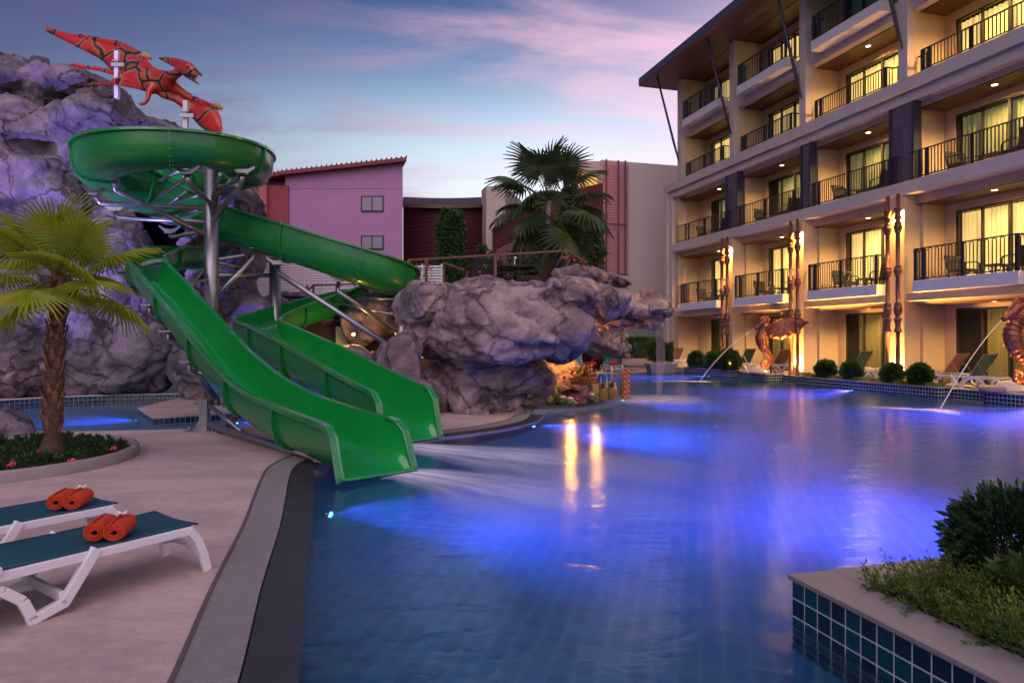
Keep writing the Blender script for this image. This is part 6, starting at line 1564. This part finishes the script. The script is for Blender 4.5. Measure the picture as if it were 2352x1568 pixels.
for i in range(20): a = i*math.pi/10; bk_.bar((.2*1.5*math.cos(a), .2*math.sin(a), 0), (.24*1.5*math.cos(a), .24*math.sin(a), .16), .012)
bk_.build('basket', mat('woven_cane', (.22, .10, .04), .6), fb)
rs = np.random.RandomState(8); p = rs.normal(size=(260, 3))*np.array([.16, .08, .09])+np.array([0, 0, .27]); inst(leaf_cloud('blooms', p[:110], rs.normal(size=(110, 3))+np.array([0,-.5,.5]), .10, mat('red_bloom', (.62, .05, .02), .5), .7, .6, 2), 'blooms', fb)['kind'] = 'stuff'
inst(leaf_cloud('leaves', p[110:200], rs.normal(size=(90, 3))+np.array([0,-.2,.8]), .13, M_leafm, .3, .4, 2), 'leaves', fb)['kind'] = 'stuff'; inst(leaf_cloud('yellow_blooms', p[200:], rs.normal(size=(60, 3)), .09, M_yel, .7, .6, 5), 'yellow_blooms', fb)['kind'] = 'stuff'
dsm = thing('dried_stems', 'tangle of dried palm fruit stems over the coconuts', 'stems', B(1255, 912, .18))
m_ = MB(); rr = random.Random(3)
for i in range(70):
    a = rr.uniform(-.3, 3.4); q = Vector((math.cos(a)*rr.uniform(.1, .35), rr.uniform(-.15, .15), abs(math.sin(a))*rr.uniform(.05, .28))); m_.tube([(rr.uniform(-.2, .2), 0, 0), q*.6+Vector((0, 0, .05)), q], .006, 4); m_.ball(q, .012, 5, 3)
m_.build('stems', mat('dried_stem', (.34, .20, .05), .7), dsm)
fo = thing('orchid_spray', 'spray of purple orchids lying between the opened coconuts', 'flowers', B(1325, 924, .05)); p = rs.normal(size=(120, 3))*np.array([.16, .06, .04])+np.array([0, 0, .05]); inst(leaf_cloud('blooms', p, rs.normal(size=(120, 3))+np.array([0,-.5,.5]), .06, mat('orchid_purple', (.40, .06, .20), .5), .7, .6, 2), 'blooms', fo)['kind'] = 'stuff'
for i, (u, v, h, c, lab) in enumerate(((1368, 915, .34, (.5, .33, .08), 'square yellow carton at the back of the bar'), (1378, 906, .30, (.30, .05, .06), 'tall cocktail glass with a straw behind the carton'), (1392, 906, .28, (.45, .2, .25), 'pink cocktail glass behind the left pineapple'), (1402, 903, .30, (.18, .10, .06), 'dark bottle between the pineapples'), (1413, 905, .28, (.5, .38, .3), 'pale bottle with a white collar by the right pineapple'))):
    t_ = thing('carton' if i == 0 else ('bottle' if i > 2 else 'cocktail_glass'), lab, 'drink', B(u, v))
    if i == 0: MB().box((-.075, -.05, 0), (.075, .05, h)).build('box', mat('carton_yellow', c, .5), t_, bevel=.004); MB().box((-.05, -.053, .10), (.05, -.0505, .14)).build('label_band', mat('carton_band', (.3, .18, .05), .5), t_)
    elif i > 2: MB().lathe([(.04, 0), (.042, .17), (.018, .22), (.018, h), (.02, h+.01)], seg=14).build('glass_body', mat('drink_%d' % i, c, .15), t_); MB().lathe([(.022, h-.03), (.022, h+.015)], seg=12).build('cap', M_white, t_)
    else: MB().lathe([(.035, 0), (.012, .02), (.012, .10), (.045, .16), (.05, h)], seg=14).build('glass_body', mat('drink_%d' % i, c, .15), t_); MB().tube([(.01, 0, .15), (.03, 0, h+.13)], .006, 6).build('straw', M_white, t_)
glow_lamp('bar_lamp', 'amber lamp hidden under the rock above the bar display', tuple(Vector(B(1300, 905))+Vector((.15, .35, 1.15))), 60, .018, color=(1, .38, .04))
# ================================================================ copper fountain statues
M_cop = mat('hammered_copper', (.30, .10, .05), .33, metal=.7, var=.4, vscale=7, bump=.02, bscale=11, bdetail=4, col2=(.20, .07, .05), c2scale=3)
def statue(name, label, loc, sc_, wings, rz=0):
    t_ = thing(name, label, 'statue', loc, rz); t_.scale = (sc_,)*3
    path = [(.04,1.95),(.06,1.80),(.03,1.66),(-.06,1.52),(-.11,1.36),(-.10,1.20),(-.04,1.02),(.06,.86),(.17,.72),(.25,.58),(.26,.44),(.20,.31),(.10,.23),(-.01,.25),(-.06,.35),(-.02,.46),(.07,.48),(.12,.41),(.08,.35)]
    rad = [.10,.15,.155,.17,.19,.19,.17,.14,.11,.09,.08,.075,.07,.065,.06,.052,.045,.038,.02]
    cp = crom([(x, 0, z, r) for (x, z), r in zip(path, rad)], 5)
    rr = [p[3]*(1+.07*(i % 3 == 0)) for i, p in enumerate(cp)]
    b = MB(); b.tube([tuple(p[:3]) for p in cp], rr, 14, flat=.85)
    b.tube([(.14,0,1.93),(.04,0,1.96),(-.06,0,1.88),(-.16,0,1.80),(-.27,0,1.72),(-.34,0,1.665)], [.12,.16,.15,.095,.06,.065], 12, flat=.8)
    b.tube([(-.02,0,1.80),(-.12,0,1.72),(-.2,0,1.68)], [.10,.06,.03], 10)
    b.build('body', M_cop, t_)
    cr2 = MB()
    for i in range(9):
        a = R(150-22*i); q = Vector((.04+.12*math.cos(a), 0, 1.98+.10*math.sin(a))); d = Vector((math.cos(a), 0, math.sin(a)+.3)).normalized(); s = Vector((d.z, 0, -d.x))*.05
        cr2.add([q-s+Vector((0,.03,0)), q+s+Vector((0,.03,0)), q+d*.11, q-s-Vector((0,.03,0)), q+s-Vector((0,.03,0))], [(0,1,2), (4,3,2), (0,2,3), (1,4,2)])
    for i in range(6, len(cp)-14, 3):
        p = cp[i]; n_ = cp[i+1]; d = Vector((n_[0]-p[0], 0, n_[2]-p[2])).normalized(); q = Vector((p[0], 0, p[2])); o_ = Vector((-d.z, 0, d.x)); o_ = o_ if o_.x > 0 else -o_
        cr2.tube([q+d*.0, q+d*.02], p[3]*1.12, 14)
    cr2.build('crest', M_cop, t_)
    for s in (-1, 1): MB().ball((-.05, s*.115, 1.90), .025, 8, 6).build('eye', mat('dark_copper', (.06, .03, .02), .4), t_)
    if wings:
        for s, ang in ((-1, -24), (1, 22)):
            XS = 1.12
            Lp = [(.03,1.55),(.14,1.70),(.30,1.86),(.46,1.97),(.70,2.06),(.98,2.06),(1.20,2.0),(1.38,1.89)]
            Tp = [(.14,1.36),(.26,1.30),(.52,1.27),(.80,1.34),(1.0,1.44),(1.37,1.885)]
            arc_ = []
            for (x0, z0), (x1, z1) in zip(Tp, Tp[1:]): arc_ += [(x0+(x1-x0)*f, z0+(z1-z0)*f+.09*math.sin(math.pi*f)) for f in (0, .2, .4, .6, .8)]
            arc_.append(Tp[-1]); arc_ = [(x*XS, z) for x, z in arc_]; Lp = [(x*XS, z) for x, z in Lp]
            M_ = Matrix.Translation((.03, s*.10, 0)) @ Matrix.Rotation(R(ang), 4, 'Z')
            A = [Vector(q) for q in crom([tuple(M_ @ Vector((x, 0, z))) for x, z in Lp], 10)]; B_ = [M_ @ Vector((x, 0, z)) for x, z in arc_]; A = [A[round(i*(len(A)-1)/(len(B_)-1))] for i in range(len(B_))]
            w = membrane(A, B_, .02, .0); w.v = [tuple(Vector(v)+Vector((0, -.05*math.sin(v[0]*5), 0))) for v in w.v]
            w.tube(A, [.045-.03*i/len(A) for i in range(len(A))], 8)
            hub = M_ @ Vector((.46, 0, 1.97))
            for x, z in Tp[1:5]: w.tube([hub, M_ @ Vector((x, 0, z))], [.025, .008], 6)
            w.build('wing', M_cop, t_)
    # stand: three dark legs and a pale rock
    m_ = MB()
    for x, y in ((.06, -.14), (.42, -.12), (.30, .2)): m_.tube([(.22, 0, .36), (x, y, 0)], .035, 8)
    m_.build('stand', mat('stand_grey', (.06, .055, .06), .5), t_)
    V, Fs = boulder_np((-.16, 0, .07), (.30, .22, .17), 77, 3, 6); r_ = MB(); V[:, 2] = np.maximum(V[:, 2], 0); r_.add(V.tolist(), Fs, True); r_.build('rock', mat('pale_river_stone', (.42, .36, .30), .7, bump=.01, bscale=12, var=.2), t_)
    m_ = MB(); m_.lathe([(.05, 0), (.05, .06), (.045, .07)], (.02, -.24, 0), 12); lf = m_.build('lamp_housing', M_steel, t_)
    MB().lathe([(.04, .07), (.04, .078)], (.02, -.24, 0), 12).build('lamp_lens', M_lampY, lf)
    light('statue_light', 'SPOT', (.02, -.26, .12), 60*sc_, (1, .50, .10), t_, (.10, 0, .9), size=.04, cone=100, blend=.9)
    return t_
s1p = L(5.66, 1.04, .292); statue('dragon_fountain', 'copper winged dragon fountain spraying water, standing on a tiled pedestal', s1p, 1.0, True, R(-10))
s2 = P(2336, 913, .292); s2p = L(-4.3, .86, .292)
s2p = Vector(((2337-1176)/F*16.3, 16.3, .292)); statue('seahorse_fountain', 'copper seahorse fountain spraying water at the right edge of the view', s2p, 1.06, False)
# smooth stones near the seahorse
for i, (x, y, r_, nm) in enumerate(((-.45, .12, .22, 'flat grey stone left of the seahorse'), )):
    V, Fs = boulder_np((0, 0, .05), (r_*1.4, r_, .14), 55, 3, 5); V[:, 2] = np.maximum(V[:, 2], 0); o = MB().add(V.tolist(), Fs, True).build('stone', mat('river_stone', (.17, .12, .11), .7, bump=.01, bscale=12), None); o.location = s2p+Vector((x, y, -.004)); tag(o, nm, 'stone')
# jets of water
M_jet = bpy.data.materials.new('water_jet'); M_jet.use_nodes = True; b = M_jet.node_tree.nodes['Principled BSDF']; b.inputs['Base Color'].default_value = (.75, .72, .72, 1); b.inputs['Roughness'].default_value = .3; b.inputs['Alpha'].default_value = .62
def jet(a, b_, sag, r0, r1, label):
    a = Vector(a); b_ = Vector(b_); pts = [a.lerp(b_, f)+Vector((0, 0, sag*4*f*(1-f))) for f in [i/16 for i in range(17)]]
    o = MB().tube(pts, [r0+(r1-r0)*i/16 for i in range(17)], 8).build('water_jet', M_jet); tag(o, label, 'water jet'); return o
j1 = P(1606, 877, 0); j2 = P(2158, 943, 0)
jet(s1p+Vector((-.345, 0, 1.66)), j1, .22, .009, .014, 'thin water jet arcing from the dragon mouth into the pool')
jet(s2p+Vector((-.345*1.06, 0, 1.665*1.06)), j2, .16, .009, .013, 'thin water jet arcing from the seahorse mouth into the pool')
a = Q(1513, 706, 19.7); M_fall = mat('falling_water', (.7, .7, .75), .3, alpha=.10); o = MB()
for i in range(6): x = a.x+(i-2.5)*.035; o.tube([(x, a.y, a.z+.05), (x, a.y-.10, a.z-.25), (x+.01*i, a.y-.15, 1.2), (x-.01*i, a.y-.16, 0)], [.008, .013, .016, .02], 6)
o = o.build('waterfall', M_fall); tag(o, 'thin veil of water falling from the tip of the rock arm', 'waterfall')

# ---------------------------------------------------------------- foam and smooth streams on the water
def foam_mat(name, colr, sc_, lo, hi, stretch, rot, maxa):
    m = bpy.data.materials.new(name); m.use_nodes = True; t = m.node_tree; b = t.nodes['Principled BSDF']; b.inputs['Base Color'].default_value = (*colr, 1); b.inputs['Roughness'].default_value = .6
    at = N(t, 'ShaderNodeAttribute', attribute_name='fade'); uv = N(t, 'ShaderNodeAttribute', attribute_name='flow'); mpn = N(t, 'ShaderNodeMapping'); mpn.inputs['Scale'].default_value = stretch
    t.links.new(uv.outputs['Vector'], mpn.inputs[0]); n = N(t, 'ShaderNodeTexNoise'); n.inputs['Scale'].default_value = sc_; n.inputs['Detail'].default_value = 4; n.inputs['Distortion'].default_value = .4; t.links.new(mpn.outputs[0], n.inputs['Vector'])
    mr = N(t, 'ShaderNodeMapRange'); mr.inputs[1].default_value = lo; mr.inputs[2].default_value = hi; t.links.new(n.outputs[0], mr.inputs[0])
    mu = N(t, 'ShaderNodeMath', operation='MULTIPLY'); t.links.new(mr.outputs[0], mu.inputs[0]); t.links.new(at.outputs['Fac'], mu.inputs[1]); m2 = N(t, 'ShaderNodeMath', operation='MULTIPLY'); t.links.new(mu.outputs[0], m2.inputs[0]); m2.inputs[1].default_value = maxa
    t.links.new(m2.outputs[0], b.inputs['Alpha']); return m
def stream(name, label, path, widths, fades, m, z=.016, nx=16):
    pts = crom([(*p, w, f) for p, w, f in zip(path, widths, fades)], 8); V = []; fd = []; uv = []; d0 = 0
    for i, p in enumerate(pts):
        a = pts[max(i-1,0)]; b_ = pts[min(i+1, len(pts)-1)]; d = (b_-a)[:2]; d0 += np.linalg.norm(d)/2; d = d/(np.linalg.norm(d)+1e-9); s = np.array([d[1], -d[0]])
        for j in range(nx+1):
            f = j/nx*2-1; V.append((p[0]+s[0]*f*p[2]/2, p[1]+s[1]*f*p[2]/2, z+.03*max(0, p[3])*(1-f*f)*max(0, 1-d0*1.2))); fd.append(max(0, min(1, p[3]))*max(0, 1-f*f)**1.3); uv.append((d0, f*.5, 0))
    k = nx+1; Fq = [(i*k+j, i*k+j+1, (i+1)*k+j+1, (i+1)*k+j) for i in range(len(pts)-1) for j in range(nx)]
    me = mesh_np(name, V, Fq, m); at = me.attributes.new('fade', 'FLOAT', 'POINT'); at.data.foreach_set('value', fd); at = me.attributes.new('flow', 'FLOAT_VECTOR', 'POINT'); at.data.foreach_set('vector', np.array(uv, np.float32).ravel())
    o = inst(me, name); tag(o, label, 'foam', kind='stuff'); return o
M_foam = foam_mat('flowing_water', (.74, .78, .95), 2.4, .12, .60, (.3, 3.2, 1), 0, 1.0)
def p2(u, v): q = P(u, v, 0); return (q.x, q.y)
stream('flowing_water', 'silky white water running off the front slide across the pool', [p2(880, 1092), p2(945, 1092), p2(1040, 1105), p2(1160, 1130), p2(1300, 1170), p2(1420, 1230)], [.62, .85, 1.25, 1.9, 2.8, 3.4], [.6, 1, .72, .45, .22, 0], M_foam)
stream('flowing_water', 'silky white water running off the rear slide across the pool', [p2(925, 1025), p2(985, 1033), p2(1080, 1042), p2(1230, 1060), p2(1400, 1095), p2(1560, 1140)], [.7, 1.0, 1.5, 2.4, 3.4, 4.0], [.5, 1, .75, .45, .2, 0], M_foam, .02)
M_spl = foam_mat('splash_foam', (.8, .78, .92), 5.0, .2, .55, (1, 3, 1), 0, 1.0)
stream('splash', 'white splash and streak where the dragon jet meets the pool', [p2(1636, 879), p2(1612, 877), p2(1585, 876), p2(1540, 876), p2(1480, 877)], [.3, .9, .7, .6, .5], [0, 1, .8, .4, 0], M_spl, .014)
stream('splash', 'white splash and streak where the seahorse jet meets the pool', [p2(2195, 955), p2(2160, 944), p2(2120, 942), p2(2040, 938), p2(1950, 935)], [.3, .8, .6, .8, .9], [.2, 1, .7, .3, 0], M_spl, .018)
stream('splash', 'faint pale ripples under the waterfall from the rock arm', [p2(1400, 930), p2(1470, 922), p2(1540, 915), p2(1620, 912)], [1.2, 3.2, 3.0, 1.0], [0, .34, .3, 0], M_spl, .014)

# ---------------------------------------------------------------- underwater lights
M_uw = mat('azure_lens', (.1, .4, 1), .3, emit=(.04, .35, 1), estr=16)
UWC = (.045, .13, 1.0)
def uw(i, pos, d, e, lab, cone=100, c=UWC):
    pos = Vector(pos); d = Vector(d).normalized()
    t_ = thing('underwater_light', lab, 'pool light', pos, yaw(d)); m = MB(); m.tube([(-.06, 0, 0), (.0, 0, 0)], .075, 16); m.build('housing', M_steel, t_)
    MB().tube([(.0, 0, 0), (.012, 0, 0)], .06, 16).build('lens', M_uw, t_)
    light('underwater_glow', 'SPOT', pos+d*.05, e, c, None, pos+d*5, size=.05, cone=cone, blend=1.0)
uw(0, (-1.70, 6.25, -.16), (1, .10, .14), 1000, 'blue underwater light in the left wall of the pool below the front slide')
uw(1, (.40, 12.35, -.15), (1, -.3, .05), 2900, 'blue underwater light in the curved edge near the grotto')
uw(2, L(9.3, 1.09, -.15), (-1, -.2, .05), 2900, 'blue underwater light in the short planter left of the dragon')
uw(3, L(1.2, 1.15, -.15), (-1, -.2, .05), 4200, 'blue underwater light below the long planter', 100, (.15, .11, 1))
uw(4, L(-4.6, 1.25, -.15), (-1, -.3, .05), 4200, 'blue underwater light below the seahorse pedestal', 100, (.15, .11, 1))
uw(5, L(-12.3, 10.9, -.17), (-.75, .9, .06), 3000, 'blue underwater light at the far side of the near planter', 100, (.16, .11, 1))
uw(6, (2.9, 17.5, -.17), (.9, -.5, -.05), 900, 'blue underwater light under the bar counter')
uw(7, (-7.8, 13.9, -.19), (-1, .05, -.04), 600, 'blue underwater light of the wading pool aimed left from the island')
uw(8, P(520, 985, -.16)+Vector((0, .5, 0)), (1, .25, -.04), 600, 'blue underwater light of the wading pool below the front slide')
# violet flood lamps of the mountain
def flood(pos, tgt, e, lab, c=(.36, .20, 1), cone=80):
    t_ = thing('flood_lamp', lab, 'flood lamp', pos); m = MB(); m.box((-.12, -.05, .1), (.12, .05, .26)); m.bar((0, 0, 0), (0, 0, .12), .04); m.build('housing', M_black, t_)
    MB().box((-.10, .052, .12), (.10, .058, .24)).build('lens', mat('violet_lens', (.3, .2, 1), .3, emit=(.35, .2, 1), estr=4), t_)
    light('flood_glow', 'SPOT', Vector(pos)+Vector((0, .1, .2)), e, c, None, tgt, size=.12, cone=cone, blend=.9)
flood((-11.6, 11.0, .02), (-10.3, 19, 7.8), 4200, 'violet flood lamp at the left end of the wading pool', (.36, .28, 1), 66)
flood((-6.6, 17.0, .02), (-7.3, 20.5, 4.6), 500, 'violet flood lamp behind the main slide post', (.22, .14, 1))
flood((-5.2, 14.4, .02), (-3.8, 14.2, 1.4), 70, 'blue flood lamp under the rear slide', (.05, .10, 1), 110)
